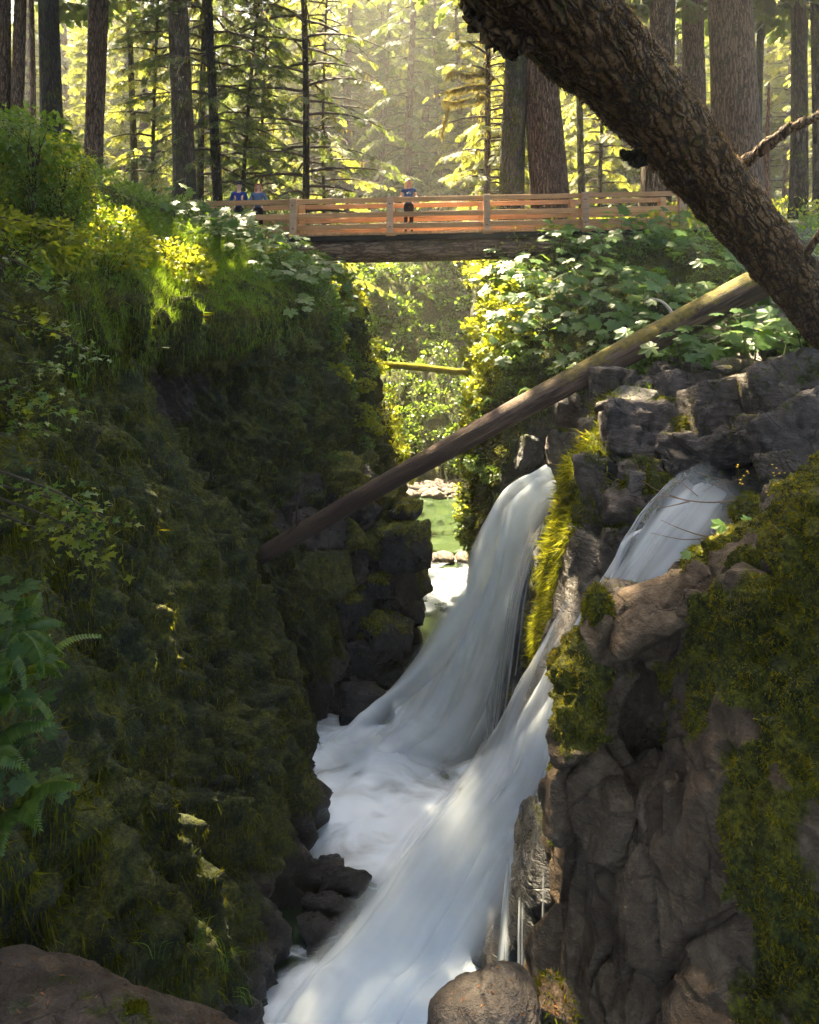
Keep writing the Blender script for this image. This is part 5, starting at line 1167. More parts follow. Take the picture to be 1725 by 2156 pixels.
# big trunks whose crowns stand above the picture: (u, width px, Y, bark, label, lean at top, crown reach, crown offset)
BIG = [
 (8, 34, 25.0, 'bark', 'reddish trunk at the left end of the clump above the bushes', (0.6, 0), 4.5),
 (46, 26, 25.5, 'bark', 'leaning brown trunk pressed against its neighbour in the left clump', (-1.2, 0), 4.5),
 (62, 13, 31.0, 'bark', 'slim reddish trunk rising between two thick ones in the left clump', (0, 0), 3.5),
 (100, 44, 26.0, 'bark_dark', 'thick dark trunk with a slight lean behind the trail bushes', (1.2, 0), 5.0),
 (172, 28, 26.0, 'bark', 'straight dark brown trunk behind the trail fence', (0, 0), 4.5),
 (221, 31, 26.5, 'bark', 'straight ridged brown trunk standing clear beside the trail fence', (-0.4, 0), 4.5),
 (276, 14, 34.0, 'bark_moss', 'slender tan trunk in a sunlit gap between brown trunks', (0.2, 0), 3.5),
 (367, 45, 26.5, 'bark_dark', 'massive dark trunk with a torn strip of bark at its base', (0, 0), 7.5),
 (1096, 52, 27.0, 'bark_moss', 'thick mossy trunk with hanging golden moss behind the railing', (-0.3, 0), 8.0),
 (1155, 80, 26.5, 'bark', 'huge grey trunk with a long reddish scar behind the railing', (-1.1, 0), 6.5),
 (1231, 15, 33.0, 'bark_moss', 'thin mossy trunk between the scarred giant and the leaning trunk', (0, 0), 3.5),
 (1382, 58, 27.0, 'bark', 'broad trunk partly hidden behind the leaning trunk', (-0.2, 0), 6.0),
 (1452, 50, 29.0, 'bark', 'tall brown trunk rising above the leaning trunk', (-0.2, 0), 5.5),
 (1540, 96, 25.5, 'bark', 'enormous furrowed grey brown trunk above the leaning trunk', (-0.5, 0), 6.5),
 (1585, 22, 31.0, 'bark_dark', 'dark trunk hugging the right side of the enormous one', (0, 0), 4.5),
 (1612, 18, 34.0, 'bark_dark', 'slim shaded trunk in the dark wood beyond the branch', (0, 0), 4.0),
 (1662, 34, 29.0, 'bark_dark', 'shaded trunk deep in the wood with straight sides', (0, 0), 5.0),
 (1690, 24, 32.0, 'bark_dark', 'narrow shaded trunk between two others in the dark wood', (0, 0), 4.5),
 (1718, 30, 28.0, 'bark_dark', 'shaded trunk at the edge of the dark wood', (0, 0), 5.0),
]
for k, (u, w, Y, bk, lab, lean, reach) in enumerate(BIG):
    x = (u - CX) / F_ * Y; z = ground_z(x, Y) - 0.1; base = np.array([x, Y, z]); H = 34 if w > 20 else 26
    parts = conifer_parts(H, w * Y / F_ / 2 / 0.92, 11.5 - z if w > 20 else 12 - z, reach, 52 if w > 20 else 24, 500 + k, 0.25, 38, 1.3, True, lean, 0.75, cull=lambda q, b=base: sunny(q + b), sides=30 if w > 40 else 20, bare=0.1)
    if lab.startswith('thick mossy'):  # unseen boughs added along sun rays to shade the second stream and boulder
        rg = np.random.default_rng(9); ex, lb = [], []
        for q, tt in (((1490, 1100, 9.2), 30.0), ((1420, 1160, 9.3), 29.5), ((1350, 1260, 9.4), 29.0), ((1540, 1080, 9.3), 30.5), ((1600, 1350, 5.5), 34.0), ((1650, 1500, 5.2), 35.0)):
            c_ = P(*q) + SUN * tt - base; ex.append(c_ + rg.normal(scale=0.55, size=(110, 3)))
            lb.append(tube(catmull(np.array([[0, 0, c_[2] - 1.0], c_ * np.array([0.5, 0.5, 1]) + np.array([0, 0, 0.3]), c_]), 8), np.linspace(0.07, 0.015, 8), 5, False))
        ex = np.concatenate(ex); n_ = len(ex)
        ev = stamp(*SPRAY_LO, ex, frames(rand_unit(n_, rg) * np.array([1, 1, 0.4]), np.array([0, 0, 1.0]) + 0.3 * rand_unit(n_, rg)), rg.uniform(0.7, 1.3, n_))
        parts['foliage'] = join([parts['foliage'], ev]); parts['limbs'] = join([parts['limbs']] + lb)
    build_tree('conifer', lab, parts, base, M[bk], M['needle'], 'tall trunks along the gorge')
for k, (x, Y, lab) in enumerate(((-7.8, 10.8, 'big conifer shading the near left bank'), (-12.5, 18.0, 'big conifer beside the trail above the left bank'), (-6.6, 6.0, 'big conifer leaning its crown over the viewpoint'))):  # unseen conifers, added left of the view to shade the foreground
    base = np.array([x, Y, 2.4]); parts = conifer_parts(34, 0.45, 6.5, 8.5, 85, 540 + k, 0.25, 42, 1.35, True, cull=lambda q, b=base: sunny(q + b), bare=0.1, taper=0.6)
    build_tree('conifer', lab, parts, base, M['bark'], M['needle'], 'tall trunks along the gorge')
shade = conifer_parts(30, 0.45, 5.0, 6.5, 80, 548, 0.25, 40, 1.4, True, bare=0.1, taper=0.6)
smesh = {n: new_mesh(n, p[0], p[1], [M['bark'] if n == 'trunk' else M['twig'] if n == 'limbs' else M['needle']], n != 'foliage') for n, p in shade.items()}
for x, Y, z in ((-5.5, -3.5, 0.0), (6.0, -5.0, -1.0), (11.0, 3.0, -0.5), (0.5, -9.0, 0.0), (-9.0, 0.5, 2.0)):  # unseen trees, added to cut skylight on the foreground
    t = thing('conifer', 'conifer of the wood around the viewpoint', 'tree', (x, Y, z), 'trees around the viewpoint', float(rng.uniform(0, 6)))
    for n, nm in (('trunk', 'trunk'), ('limbs', 'limbs'), ('foliage', 'crown')):
        o = share(nm, smesh[n], t)
        if nm == 'crown': o['kind'] = 'stuff'
# slim trees whose branches hang in view
SLIM = [
 (450, 19, 27.0, 36, 3.4, (0, 0), 'bark_dark', 'dark hemlock with drooping moss hung branches behind the bridge', 0.9, 0.55, 1.5),
 (434, 14, 29.0, 22, 2.2, (0, 0), 'bark_moss', 'pale mossy hemlock standing close behind a dark one', 1.0, 0.5, 2.0),
 (512, 9, 28.5, 18, 1.8, (1.4, 0), 'bark_moss', 'slender leaning young hemlock with thin branches', 0.6, 0.4, 2.0),
 (620, 14, 27.5, 34, 4.0, (0, 0), 'bark_dark', 'straight dark hemlock with long layered branches behind the bridge', 0.4, 0.35, 1.2),
 (560, 7, 31.0, 15, 2.2, (0, 0), 'bark_moss', 'young hemlock filling the gap behind the railing', 0.4, 0.4, 1.0),
 (690, 8, 33.0, 18, 3.0, (0, 0), 'bark_moss', 'feathery green hemlock beyond the straight dark one', 0.4, 0.35, 1.0),
 (1028, 15, 30.0, 24, 2.6, (-0.6, 0), 'bark', 'golden mossed tree with long drooping bare limbs', 1.4, 0.3, 1.5),
 (330, 8, 32.0, 17, 2.6, (0, 0), 'bark_moss', 'light green hemlock between brown trunks', 0.6, 0.4, 1.0),
 (1275, 9, 34.0, 18, 2.6, (0, 0), 'bark_moss', 'sunlit young hemlock behind the scarred giant', 0.8, 0.4, 1.0),
 (1060, 8, 32.0, 11, 2.4, (0, 0), 'bark_moss', 'bushy golden green hemlock in front of the thick mossy trunk', 1.2, 0.5, 0.6),
]
for k, (u, w, Y, H, Lm, lean, bk, lab, ms, dr, c0) in enumerate(SLIM):
    x = (u - CX) / F_ * Y; z = ground_z(x, Y) - 0.1
    parts = conifer_parts(H, w * Y / F_ / 2 / 0.9, c0, Lm, 150 if H > 30 else 92, 560 + k, dr, 24, 0.66, False, lean, 0.5 if H > 30 else 0.7, moss=ms, bare=0.3, cull=lambda q, b=np.array([x, Y, z]): sunny(q + b) & (q[:, 2] > 6))
    if lab.startswith('straight dark'):  # unseen boughs added along sun rays to shade the first fall
        rg = np.random.default_rng(19); ex, lb, bs = [], [], np.array([x, Y, z])
        for q, tt in (((990, 1470, 14.0), 29.0), ((1000, 1390, 14.1), 28.5), ((935, 1580, 13.4), 29.5), ((860, 1640, 12.8), 30.0), ((1010, 1545, 13.6), 29.5), ((800, 1720, 12.0), 30.5)):
            c_ = P(*q) + SUN * tt - bs; ex.append(c_ + rg.normal(scale=0.42, size=(100, 3)))
            lb.append(tube(catmull(np.array([[0, 0, c_[2] - 0.6], c_ * np.array([0.5, 0.5, 1]) + np.array([0, 0, 0.2]), c_]), 8), np.linspace(0.05, 0.012, 8), 5, False))
        ex = np.concatenate(ex); n_ = len(ex)
        ev = stamp(*SPRAY_LO, ex, frames(rand_unit(n_, rg) * np.array([1, 1, 0.4]), np.array([0, 0, 1.0]) + 0.3 * rand_unit(n_, rg)), rg.uniform(0.6, 1.1, n_))
        parts['foliage'] = join([parts['foliage'], ev]); parts['limbs'] = join([parts['limbs']] + lb)
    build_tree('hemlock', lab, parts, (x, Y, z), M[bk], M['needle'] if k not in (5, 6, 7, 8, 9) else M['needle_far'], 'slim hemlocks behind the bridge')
# forest beyond: six kinds, then copies standing further up the slope
protos = []
for k in range(6):
    Hk = (26, 30, 22, 34, 18, 28)[k]
    pt_ = conifer_parts(Hk, 0.28 + 0.04 * k, 0.8 + (k % 3) * 0.9, (3.4, 3.9, 3.0, 4.2, 3.0, 3.6)[k], 100, 600 + k, (0.35, 0.5, 0.3, 0.6, 0.4, 0.5)[k], 30, 0.85, False, (0, 0), 0.85, moss=0.45, bare=0.12)
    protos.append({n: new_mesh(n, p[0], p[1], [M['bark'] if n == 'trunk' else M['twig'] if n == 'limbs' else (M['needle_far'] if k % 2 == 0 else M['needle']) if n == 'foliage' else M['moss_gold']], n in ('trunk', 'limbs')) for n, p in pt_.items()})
spots = []
rgf = np.random.default_rng(77)
for Y0, Y1, n, md in ((44.5, 49, 14, 3.0), (48, 64, 34, 3.6), (64, 84, 36, 4.6), (84, 108, 34, 6.0)):
    c = 0; tr = 0
    while c < n and tr < 4000:
        tr += 1; Y = rgf.uniform(Y0, Y1); x = rgf.uniform(-0.66, 0.66) * Y
        if Y < 48 and -2.0 < x < 5.0 and rgf.random() < 0.75: continue
        if Y < 56 and abs(x - (0.5 - 0.33 * (Y - 36))) < 4.5: continue
        if all((x - a) ** 2 + (Y - b) ** 2 > md * md for a, b in spots): spots.append((x, Y)); c += 1
for q in range(400):
    x, Y = rgf.uniform(-15, 9), rgf.uniform(60, 104)
    if all((x - a) ** 2 + (Y - b) ** 2 > 16 for a, b in spots): spots.append((x, Y))
    if len(spots) > 156: break
for k, (x, Y) in enumerate(spots):
    pr = protos[k % 6 if Y > 50 else (2, 4)[k % 2]]; s = rgf.uniform(0.85, 1.25) if Y > 50 else rgf.uniform(0.8, 1.0)
    lab = 'conifer of the sunlit forest beyond the gorge' if Y < 64 else 'hazy conifer on the slope far behind the gorge'
    t = thing('forest_conifer', lab, 'tree', (x, Y, ground_z(x, Y) - 0.4), 'forest beyond the gorge' if Y < 64 else 'forest on the far slope', rgf.uniform(0, 6.28)); t.scale = (s, s, s)
    for n, nm in (('trunk', 'trunk'), ('limbs', 'limbs'), ('foliage', 'crown'), ('moss', 'hanging_moss')):
        o = share(nm, pr[n], t)
        if nm in ('crown', 'hanging_moss'): o['kind'] = 'stuff'
# broken snag in the dark wood
x, Y = (1618 - CX) / F_ * 27, 27.0; z = ground_z(x, Y)
sg = thing('snag', 'short broken orange snag in the dark wood', 'snag', (x, Y, z - 0.1))
V, Fs, _ = trunk_parts(5.4, 0.16, 640, 14); V[:, 2] += np.where(V[:, 2] > 5.0, 0.4 * noise(V * 9, 3), 0)
local('trunk', V, Fs, bark_mat('snag_wood', [(0.06, 0.03, 0.015), (0.18, 0.09, 0.045), (0.28, 0.15, 0.08)], 1.0), sg)
# long golden moss limbs of the mossed tree and the moss clump on the thick trunk
tr13 = [o for o in C.objects if o.get('label', '').startswith('golden mossed tree')][0]
for k, pts in enumerate(([(1022, 150), (985, 158), (958, 150), (940, 160)], [(1022, 180), (985, 182), (955, 190), (938, 192)], [(1022, 205), (990, 208), (960, 216), (934, 212)], [(934, 212), (944, 225), (938, 250), (930, 285)])):
    pth = catmull(np.array([P(u, v, 29.6 - 0.2 * i) for i, (u, v) in enumerate(pts)]), 20)
    V, Fs = tube(pth, np.linspace(0.09, 0.035, 20), 6); o = obj('mossy_limb', V, Fs, M['moss_gold'], tr13)
    t_ = moss_tufts('hanging_moss', V, Fs[0], 900, None, 0.08, 0.4, 0.02, tr13, M['moss_gold'], 3.0, 700 + k)

# ------------------------------------------------------------------ plants
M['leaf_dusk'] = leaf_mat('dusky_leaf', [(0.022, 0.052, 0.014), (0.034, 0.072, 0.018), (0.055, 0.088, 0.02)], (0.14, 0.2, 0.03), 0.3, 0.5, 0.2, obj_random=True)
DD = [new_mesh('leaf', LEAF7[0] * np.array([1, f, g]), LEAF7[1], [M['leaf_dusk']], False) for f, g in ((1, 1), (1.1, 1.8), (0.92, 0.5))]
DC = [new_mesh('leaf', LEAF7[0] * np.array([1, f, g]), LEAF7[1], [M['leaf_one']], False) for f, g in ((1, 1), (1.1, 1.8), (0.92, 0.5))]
def devils_club(base, h, n, size, label, group, seed, lean=None, face=20):
    rg = np.random.default_rng(seed); t = thing('devils_club', label, 'plant', tuple(base), group)
    ln = np.array([rg.normal(scale=0.2), rg.normal(scale=0.2) - 0.1, 1.0]) if lean is None else np.array(lean); top = ln / np.linalg.norm(ln) * h
    parts = [tube(catmull(np.array([[0, 0, -0.15], top * 0.5 + rg.normal(scale=0.04, size=3), top]), 6), np.linspace(0.016, 0.010, 6), 5, False)]
    for k in range(n):
        az = k * 2.4 + rg.uniform(-0.4, 0.4); f = 0.45 + 0.55 * (k + 1) / n; s = size * rg.uniform(0.65, 1.15)
        d = np.array([math.cos(az), math.sin(az), rg.uniform(0.05, 0.5)]); p0 = top * f; p1 = p0 + d * s * rg.uniform(0.7, 1.1)
        parts.append(tube(np.array([p0, p1]), 0.005, 3, False))
        tl = rg.uniform(-0.1, 0.45)
        e = (Matrix.Rotation(R(face), 3, 'X') @ Euler((rg.normal(scale=0.22), tl, az)).to_matrix()).to_euler()
        share('leaf', (DD if 'dusky' in label else DC)[int(rg.integers(3))], t, tuple(p1 - d * s * 0.05), e, (s, s, s))
    V, Fs = join(parts); local('stem', V, Fs, M['stem'], t)
    return t
def spots_on(Cn, N_, cond, n, seed, md=0.0):
    rg = np.random.default_rng(seed); idx = np.where(cond(Cn, N_))[0]; sel = []
    for i in rg.permutation(idx):
        if all(((Cn[i] - Cn[j]) ** 2).sum() > md * md for j in sel): sel.append(i)
        if len(sel) >= n: break
    return Cn[sel]
uv_of = lambda c: (CX + c[:, 0] / c[:, 1] * F_, HV - c[:, 2] / c[:, 1] * F_)
def cond_r(c, n): u, v = uv_of(c); return (c[:, 1] > 14.6) & (c[:, 1] < 21.4) & (u > 1030) & (u < 1620) & (c[:, 0] > 2.2) & (c[:, 2] > -2.6) & (n[:, 2] > 0.3)
for k, b in enumerate(spots_on(RCC, RCN, cond_r, 76, 21, 0.38)): devils_club(b, rng.uniform(0.5, 1.15), 8, 0.42, 'broad leaved devils club crowding the bank between log and bridge', 'devils club on the right bank', 800 + k)
def cond_r2(c, n): u, v = uv_of(c); return (c[:, 1] > 12.4) & (c[:, 1] < 14.8) & (u > 1440) & (u < 1760) & (c[:, 2] > -1.9)
for k, b in enumerate(spots_on(RCC, RCN, cond_r2, 26, 22, 0.36)): devils_club(b, rng.uniform(0.4, 0.9), 7, 0.42, 'sunlit devils club behind the pale crest boulders', 'devils club behind the shelf', 900 + k)
for k, (u, v, Y) in enumerate(((1590, 780, 12.9), (1640, 770, 12.7), (1700, 770, 12.4), (1560, 730, 13.8), (1690, 660, 13.6), (1620, 650, 14.0))):
    devils_club(P(u, v, Y), 0.7 + 0.1 * (k % 3), 8, 0.38, 'tall pale devils club catching sun beside the leaning trunk', 'devils club by the leaning trunk', 940 + k)
def cond_l(c, n): u, v = uv_of(c); return (c[:, 1] > 16.5) & (c[:, 1] < 21.3) & (u > 330) & (u < 720) & (c[:, 2] > -1.0) & (n[:, 2] > 0.25)
for k, b in enumerate(spots_on(LCC, LCN, cond_l, 46, 23, 0.42)): devils_club(b, rng.uniform(0.3, 0.75), 7, 0.36, 'low devils club on the left bank below the bridge end', 'devils club on the left bank', 1000 + k)
for k, (u, v, Y, s) in enumerate(((20, 1270, 4.8, 0.19), (60, 1300, 5.0, 0.17), (90, 1440, 5.2, 0.17), (110, 1540, 5.4, 0.17), (30, 1380, 4.9, 0.18), (120, 1360, 5.5, 0.16), (60, 1620, 5.0, 0.17), (140, 1650, 5.6, 0.16))):
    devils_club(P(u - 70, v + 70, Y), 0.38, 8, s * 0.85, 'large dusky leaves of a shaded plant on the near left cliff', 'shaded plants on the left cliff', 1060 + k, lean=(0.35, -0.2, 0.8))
for k, (u, v, Y) in enumerate(((1480, 1190, 7.6), (1550, 1140, 7.4), (1455, 1280, 7.3))):
    devils_club(P(u, v + 10, Y), 0.22, 5, 0.16, ('fresh green broad leaves hanging over the second stream', 'upright pair of broad leaves on the stream bank stone', 'cluster of green leaves above the smooth cap stone')[k], 'stream bank plants', 1080 + k)

def shrub_mesh(name, n, rad, tmpl, size, mat, seed, flat=0.7, shell=0.5, level=0.55):
    rg = np.random.default_rng(seed); d = rand_unit(n, rg); r = (shell + (1 - shell) * rg.random(n)) ** 0.7
    p = d * r[:, None] * np.array([rad, rad, rad * flat]); p = p + 0.25 * rad * np.stack([noise(p * 2.2 / rad + q, seed + q) for q in range(3)], 1)
    f = d * 0.8 + rand_unit(n, rg) * 0.7; f[:, 2] -= 0.15
    up = rand_unit(n, rg) * (1 - level) + np.array([0, 0, 1.0]) * level
    return new_mesh(name, *stamp(*tmpl, p, frames(f, up), size * rg.uniform(0.6, 1.3, n)), [mat], False)
SH = [shrub_mesh('foliage', 520, 0.62, LEAFO, 0.11, M['leaf'], 31), shrub_mesh('foliage', 420, 0.6, LEAF5, 0.15, M['leaf'], 32), shrub_mesh('foliage', 480, 0.6, LEAFO, 0.09, M['leaf_yel'], 33),
      shrub_mesh('foliage', 360, 0.62, LEAF5, 0.17, M['leaf_yel'], 34), shrub_mesh('foliage', 700, 0.6, LEAFO, 0.065, M['leaf'], 35)]
def stems(seed, h=0.6):
    rg = np.random.default_rng(seed); return join([tube(catmull(np.array([[0, 0, -h], [rg.normal(scale=.06), rg.normal(scale=.06), -h * .4], [rg.normal(scale=.25), rg.normal(scale=.25), rg.uniform(0, .3)]]), 6), np.linspace(.012, .004, 6), 4, False) for _ in range(7)])
STM = [new_mesh('stem', *stems(40 + k), [M['twig']]) for k in range(3)]
def shrub(p, k, s, label, group, rg=rng):
    t = thing('shrub', label, 'shrub', tuple(p), group, float(rg.uniform(0, 6.28))); t.scale = (s, s, s * rg.uniform(0.8, 1.1))
    o = share('foliage', SH[k], t); o['kind'] = 'stuff'; share('stem', STM[int(rg.integers(3))], t)
def cond(a): return a
up_ = np.array([0, 0, 1.0])
def put(Cn, Nn, cnd, n, seed, md, kinds, smin, smax, label, group, lift=0.15):
    for q, b in enumerate(spots_on(Cn, Nn, cnd, n, seed, md)): shrub(b + up_ * lift, kinds[q % len(kinds)], rng.uniform(smin, smax), label, group)
DIA = (np.array([(0, 0, 0), (0.5, 0.26, -0.03), (1, 0, -0.1), (0.5, -0.26, -0.03)]), np.array([[0, 1, 2, 3]]))
def put_mass(Cn, Nn, cnd, n, seed, md, rmin, rmax, leaf, nl, mat, label, lift=0.2):
    rg = np.random.default_rng(seed); b = spots_on(Cn, Nn, cnd, n, seed, md); n = len(b)
    r = rg.uniform(rmin, rmax, n); d = rand_unit(n * nl, rg); rr = (0.45 + 0.55 * rg.random(n * nl)) ** 0.7
    off = d * rr[:, None] * np.repeat(r, nl)[:, None] * np.array([1, 1, 0.75]); p = np.repeat(b, nl, 0) + off + up_ * lift
    p += 0.3 * np.stack([noise(p * 1.3 + q, seed + q) for q in range(3)], 1)
    f = d * 0.8 + rand_unit(n * nl, rg) * 0.7; upv = rand_unit(n * nl, rg) * 0.5 + up_ * 0.5
    o = obj('undergrowth', *stamp(*DIA, p, frames(f, upv), leaf * rg.uniform(0.6, 1.4, n * nl)), mat, smooth=False)
    return tag(o, label, 'undergrowth', kind='stuff')
# right wall beside the slot, in full sun
put(RCC, RCN, lambda c, n: (c[:, 1] > 17.4) & (c[:, 1] < 21.6) & (c[:, 0] < 3.3) & (c[:, 2] > -7.0) & (c[:, 2] < 0.8), 50, 51, 0.5, [3, 2, 1, 3], 0.55, 0.95, 'yellow green vine maple glowing in sun on the right gorge wall', 'vine maples on the right wall')
put(RCC, RCN, lambda c, n: (c[:, 1] > 16.2) & (c[:, 1] < 18.5) & (c[:, 0] < 3.4) & (c[:, 2] > -5.5), 16, 52, 0.5, [4, 0, 2], 0.3, 0.55, 'fern green leafy tuft on the shaded wall beneath the log', 'tufts under the fallen log')
put(RCC, RCN, lambda c, n: (c[:, 1] > 15.0) & (c[:, 1] < 22) & (c[:, 0] > 2.4) & (c[:, 0] < 9) & (c[:, 2] > -2.6), 38, 53, 0.6, [1, 0, 4, 1], 0.5, 0.85, 'dark green undergrowth shrub below the devils club', 'undergrowth on the right bank', 0.0)
put_mass(RCC, RCN, lambda c, n: (c[:, 1] > 22.5) & (c[:, 1] < 36) & (c[:, 0] > 2.6) & (c[:, 0] < 22) & (c[:, 2] > 0), 90, 54, 0.9, 0.5, 1.2, 0.16, 230, M['leaf_yel'], 'leafy undergrowth behind the right end of the bridge')
put_mass(RCC, RCN, lambda c, n: (c[:, 1] > 13.0) & (c[:, 1] < 21) & (c[:, 0] > 7.5) & (c[:, 0] < 16) & (c[:, 2] > -1.2), 30, 64, 0.8, 0.5, 0.9, 0.14, 220, M['leaf'], 'shaded undergrowth of the dark wood right of the leaning trunk')
put(RCC, RCN, lambda c, n: (c[:, 1] > 17.6) & (c[:, 1] < 21.4) & (c[:, 0] < 2.9) & (c[:, 2] > -4.5) & (c[:, 2] < 0.9), 24, 67, 0.45, [3, 2], 0.4, 0.7, 'lime green maple spray overhanging the right rim of the slot', 'lime sprays at the right rim', 0.3)
# left bank and wall
put(LCC, LCN, lambda c, n: (c[:, 1] > 18.5) & (c[:, 1] < 22.5) & (c[:, 0] > -3.6) & (c[:, 2] > -4.6) & (c[:, 2] < 1.2), 36, 55, 0.5, [1, 3, 0, 1], 0.45, 0.8, 'maple leaves draping the left wall below the bridge', 'vine maples on the left wall')
put(LCC, LCN, lambda c, n: (c[:, 1] > 15.4) & (c[:, 1] < 19) & (c[:, 2] > -5.2) & (c[:, 2] < -1.2) & (c[:, 0] > -4.5), 22, 56, 0.6, [4, 0, 4], 0.22, 0.45, 'small leafy tuft clinging to the shaded left cliff', 'tufts on the left cliff', 0.05)
put(LCC, LCN, lambda c, n: (c[:, 1] > 16.0) & (c[:, 1] < 22) & (c[:, 0] > -8.5) & (c[:, 0] < -2.6) & (c[:, 2] > 0.0), 52, 57, 0.5, [4, 1, 0, 4], 0.4, 0.75, 'salmonberry shrub on the left bank near the bridge', 'undergrowth on the left bank', 0.0)
put_mass(LCC, LCN, lambda c, n: (c[:, 1] > 22.5) & (c[:, 1] < 36) & (c[:, 0] > -24) & (c[:, 0] < -3.5) & (c[:, 2] > 0), 90, 58, 0.9, 0.5, 0.95, 0.16, 230, M['leaf'], 'leafy undergrowth beneath the left tree trunks')
put_mass(LCC, LCN, lambda c, n: (c[:, 1] > 22.5) & (c[:, 1] < 34) & (c[:, 2] < 0.6) & (c[:, 2] > -7.5), 30, 59, 0.7, 0.35, 0.6, 0.14, 220, M['leaf_yel'], 'bright leaves on the left wall beyond the bridge')
put_mass(FFC, FFN, lambda c, n: (c[:, 1] < 44) & (np.abs(c[:, 0] - 0.5) < 6) & (c[:, 2] > -8.5), 120, 60, 0.55, 0.45, 0.9, 0.24, 150, M['leaf'], 'shrubs clinging to the far cliff of the gorge bend')
put_mass(FFC, FFN, lambda c, n: (c[:, 1] > 43) & (c[:, 1] < 62) & (np.abs(c[:, 0]) < 36), 130, 61, 1.6, 0.9, 1.6, 0.28, 200, M['leaf_yel'], 'sunlit understory of the forest beyond the gorge')
put_mass(TLC, TLN, lambda c, n: c[:, 2] > -8.7, 70, 66, 0.45, 0.35, 0.7, 0.17, 170, M['leaf'], 'sunlit green plants covering the slope at the gorge bend', 0.1)
put_mass(LCC, LCN, lambda c, n: (c[:, 1] > 12.5) & (c[:, 1] < 22.5) & (c[:, 0] > -13) & (c[:, 0] < -4.6) & (c[:, 2] > 0.9), 60, 68, 0.7, 0.3, 0.6, 0.11, 200, M['leaf'], 'low leafy ground cover along the trail on the left bank', 0.05)
# near left bushes at the trail
put(LCC, LCN, lambda c, n: (c[:, 1] > 7.5) & (c[:, 1] < 13.5) & (c[:, 2] > 0.0) & (c[:, 0] > -8.5) & (c[:, 0] < -4.0), 42, 62, 0.45, [2, 4, 3, 4], 0.6, 1.05, 'blurred yellow green bush on the near left bank', 'bushes on the near left bank', 0.25)
for q in range(26):
    u = rng.uniform(-60, 175); v = rng.uniform(170, 480) ; Y = rng.uniform(9.0, 11.5)
    if v < 130 + 1.0 * u + 60: v = 200 + u + rng.uniform(0, 120)
    shrub(P(u, v, Y), (4, 2, 4, 0)[q % 4], rng.uniform(0.5, 0.85), 'tall leafy vine maple screening the trail on the left', 'vine maples at the trail')
# branches of the near vine maple hanging over the cliff at the left edge
for q in range(12):
    u0, v0 = rng.uniform(-60, 60), rng.uniform(480, 1150); Y = rng.uniform(5.0, 7.0); u1, v1 = u0 + rng.uniform(90, 240), v0 + rng.uniform(-20, 120)
    pth = catmull(np.array([P(u0 - 120, v0 - 40, Y + 0.5), P((u0 + u1) / 2, (v0 + v1) / 2 - 15, Y), P(u1, v1, Y - 0.2)]), 24)
    t = thing('maple_branch', 'thin vine maple branch with small leaves reaching over the left cliff', 'branch', tuple(pth[0]), 'branches over the left cliff')
    obj('twig', *tube(pth, np.linspace(0.012, 0.003, 24), 5), M['twig'], t)
    n = 60; i = rng.integers(6, 24, n); pos = pth[i] + rng.normal(scale=0.07, size=(n, 3)) * np.array([1.4, 1.2, 0.6])
    f = np.array([0.8, -0.3, -0.15]) + rng.normal(scale=0.5, size=(n, 3)); up = np.array([0, -0.2, 1.0]) + rng.normal(scale=0.3, size=(n, 3))
    tag(obj('leaves', *stamp(*LEAF5, pos, frames(f, up), rng.uniform(0.05, 0.10, n)), M['leaf_yel'] if q % 2 else M['leaf'], t, False), kind='stuff')

# ferns
def fern_mesh(seed, n=11, L=0.7):
    rg = np.random.default_rng(seed); pos, fw, up, sc = [], [], [], []
    for k in range(n):
        az = k * 2.4 + rg.uniform(-.3, .3); d = np.array([math.cos(az), math.sin(az), 0]); l = L * rg.uniform(.7, 1.1); t = np.linspace(.1, 1, 22)
        p = d[None] * (t * l * .85)[:, None] + up_[None] * (l * (0.75 * t - 0.85 * t * t))[:, None]
        sd = np.array([-d[1], d[0], 0])
        for s in (-1, 1): pos.append(p); fw.append(np.tile(sd * s + d * .25 + np.array([0, 0, -.15]), (22, 1))); up.append(np.tile(up_ + d * .2, (22, 1))); sc.append(np.stack([.24 * l * (1 - t ** 2 * .85) , np.full(22, .05 * l), np.full(22, .1)], 1))
    T = (np.array([(0, 0.5, 0), (0.6, 0.6, -0.2), (1, 0, -0.5), (0.6, -0.5, -0.2), (0, -0.5, 0)]), np.array([[0, 1, 2], [0, 2, 3], [0, 3, 4]]))
    return new_mesh('fronds', *stamp(*T, np.concatenate(pos), frames(np.concatenate(fw), np.concatenate(up)), np.concatenate(sc)), [M['leaf']], False)
FERN = [fern_mesh(71), fern_mesh(72, 8)]
def fern(p, s, label, group, tilt=(0, 0)):
    t = thing('fern', label, 'fern', tuple(p), group, float(rng.uniform(0, 6.28))); t.scale = (s, s, s); t.rotation_euler[0] = tilt[0]; t.rotation_euler[1] = tilt[1]
    o = share('fronds', FERN[int(rng.integers(2))], t); o['kind'] = 'stuff'
for k, (u, v, Y) in enumerate(((20, 1370, 5.0), (70, 1330, 5.2), (40, 1480, 5.0), (110, 1420, 5.6), (10, 1600, 4.9), (90, 1700, 5.3))): fern(P(u - 30, v, Y), 0.75, 'sword fern arching from the near left cliff', 'ferns on the near left cliff', (0.3, 0.5))
for b in spots_on(FFC, FFN, lambda c, n: (c[:, 1] < 42) & (np.abs(c[:, 0]) < 7) & (c[:, 2] > -6), 40, 63, 0.7): fern(b, rng.uniform(1.2, 2.0), 'sword fern hanging on the far cliff', 'ferns on the far cliff', (0.6, 0))
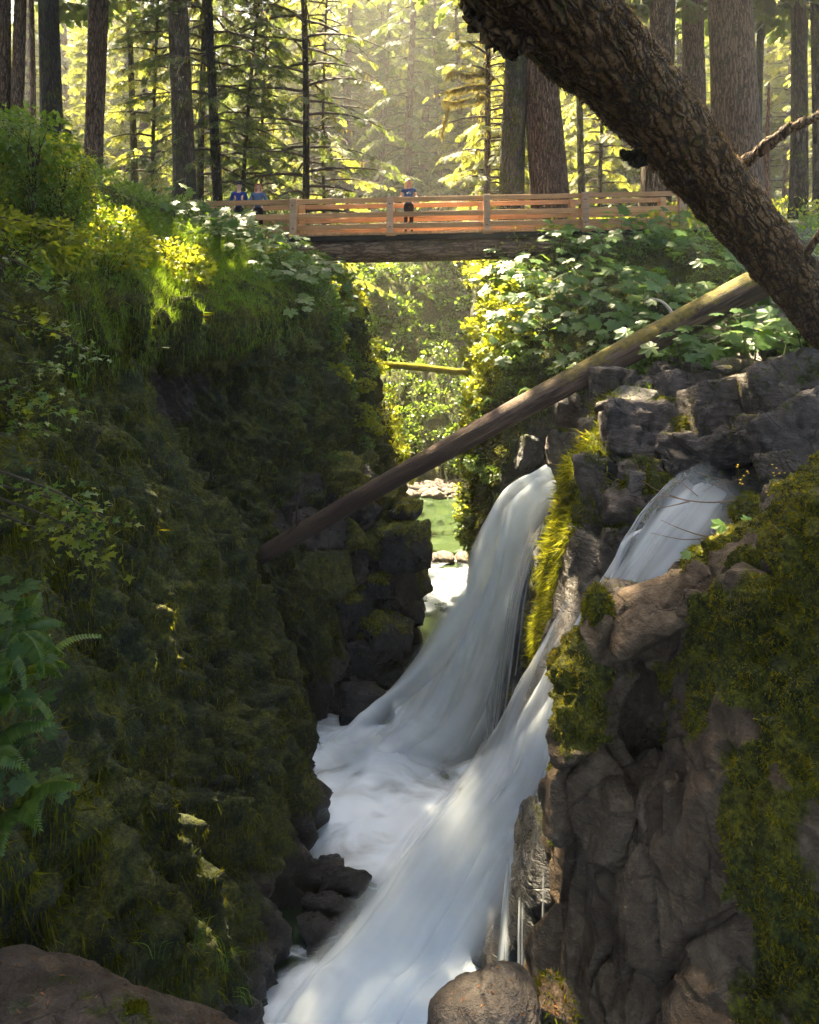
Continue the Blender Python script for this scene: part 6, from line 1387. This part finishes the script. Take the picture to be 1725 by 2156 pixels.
for b in spots_on(RCC, RCN, lambda c, n: (c[:, 1] > 15.4) & (c[:, 1] < 18) & (c[:, 0] < 4) & (c[:, 2] > -5), 10, 65, 0.5): fern(b, rng.uniform(0.5, 0.8), 'lacy fern beneath the fallen log', 'ferns under the log')

# grass on the left slope and along cracks
def grass(name, Cv, Cq, mask, n, l0, l1, seed, label):
    rg = np.random.default_rng(seed); p, nr, f = scatter(Cv, Cq, n, mask, rg)
    d = up_ * 1.0 + nr * 0.35 + rg.normal(scale=0.32, size=(n, 3)); d /= np.linalg.norm(d, axis=1, keepdims=True)
    sd = np.cross(d, rand_unit(n, rg)); sd /= np.linalg.norm(sd, axis=1, keepdims=True); L = rg.uniform(l0, l1, (n, 1)); w = 0.0045 * (0.7 + L)
    bend = nr * 0.45 + np.array([0.15, -0.1, -0.55])
    a, b = p - sd * w, p + sd * w; m = p + d * L * 0.6; c, e = m - sd * w * .7, m + sd * w * .7; tip = m + (d * 0.5 + bend) * L * 0.45
    V = np.stack([a, b, e, c, tip], 1).reshape(-1, 3); o5 = (np.arange(n) * 5)[:, None]
    o = obj(name, V, [np.array([[0, 1, 2, 3]]) + o5, np.array([[3, 2, 4]]) + o5], M['grass'], smooth=False)
    return tag(o, label, 'grass', kind='stuff')
c = LCC; u, v = uv_of(c)
mk = np.where((c[:, 1] > 9.0) & (c[:, 1] < 18.5) & (c[:, 2] > -0.9) & (c[:, 2] < 1.6) & (c[:, 0] > -7.0) & (LCN[:, 2] > 0.2), 1.0, 0)
grass('grass', LCV, LCQ, mk, 42000, 0.08, 0.24, 91, 'soft green grass hanging over the lip of the left cliff')
c = RCC
mk = np.where((c[:, 1] > 11.5) & (c[:, 1] < 16.5) & (c[:, 0] > 2.2) & (c[:, 0] < 4.6) & (c[:, 2] > -4.2) & (c[:, 2] < -1.4), 1.0, 0)
grass('grass', RCV, RCQ, mk, 2600, 0.08, 0.24, 92, 'wispy grass in the cracks of the rock shelf')
for k, (u, v, Y) in enumerate(((420, 1990, 4.5), (470, 2035, 4.4), (520, 2105, 4.4), (330, 2010, 4.4))):
    t = thing('grass_tuft', 'slim grass tuft growing at the edge of the brown ledge rock', 'grass', tuple(P(u, v, Y)), 'grass tufts on the ledge'); pp = []
    for q in range(9 if k < 2 else 4):
        b = P(u + rng.uniform(-14, 14), v + 10, Y); a = rng.uniform(-0.12, 0.16); h = rng.uniform(0.12, 0.28) * (1 if k < 2 else 0.5)
        pp.append(tube(catmull(np.array([b, b + np.array([a * .3, 0, h * .7]), b + np.array([a, -.02, h])]), 8), np.linspace(.005, .001, 8), 4, False, 0.3))
    Vt, Ft = join(pp); obj('blades', Vt, Ft, M['grass'], t)
# yellow flowers on the stream bank hummock
fl_ = thing('yellow_flowers', 'small yellow flowers on the stream bank hummock', 'flowers', tuple(P(1610, 1040, 8.0))); pp, fp_ = [], []
for q in range(26):
    b = P(rng.uniform(1545, 1700), rng.uniform(1010, 1075), 7.9); top = b + np.array([rng.normal(scale=.03), -.05, rng.uniform(.10, .22)]); pp.append(tube(np.array([b, top]), .003, 3, False))
    D, Fc = ico(1); fp_.append((D * np.array([.011, .011, .006]) + top, Fc))
tag(obj('stalks', *join(pp), M['stem'], fl_), kind='stuff'); obj('petals', *join(fp_), plain('yellow_petals', (0.75, 0.45, 0.02), 0.6), fl_)

# ------------------------------------------------------------------ air
V, Fq = box(-95, 95, -18, 124, -12.5, 74)
hz = obj('haze', V, Fq, None); hz['kind'] = 'stuff'; hz['label'] = 'thin bright summer haze in the forest air'
t = NT('haze_air'); vol = t.n('VolumePrincipled'); vol.inputs['Color'].default_value = (1.0, 0.97, 0.90, 1); vol.inputs['Density'].default_value = 0.0011
vol.inputs['Anisotropy'].default_value = 0.35
t.set(t.out.inputs['Volume'], vol.outputs[0]); hz.data.materials.append(t.m)
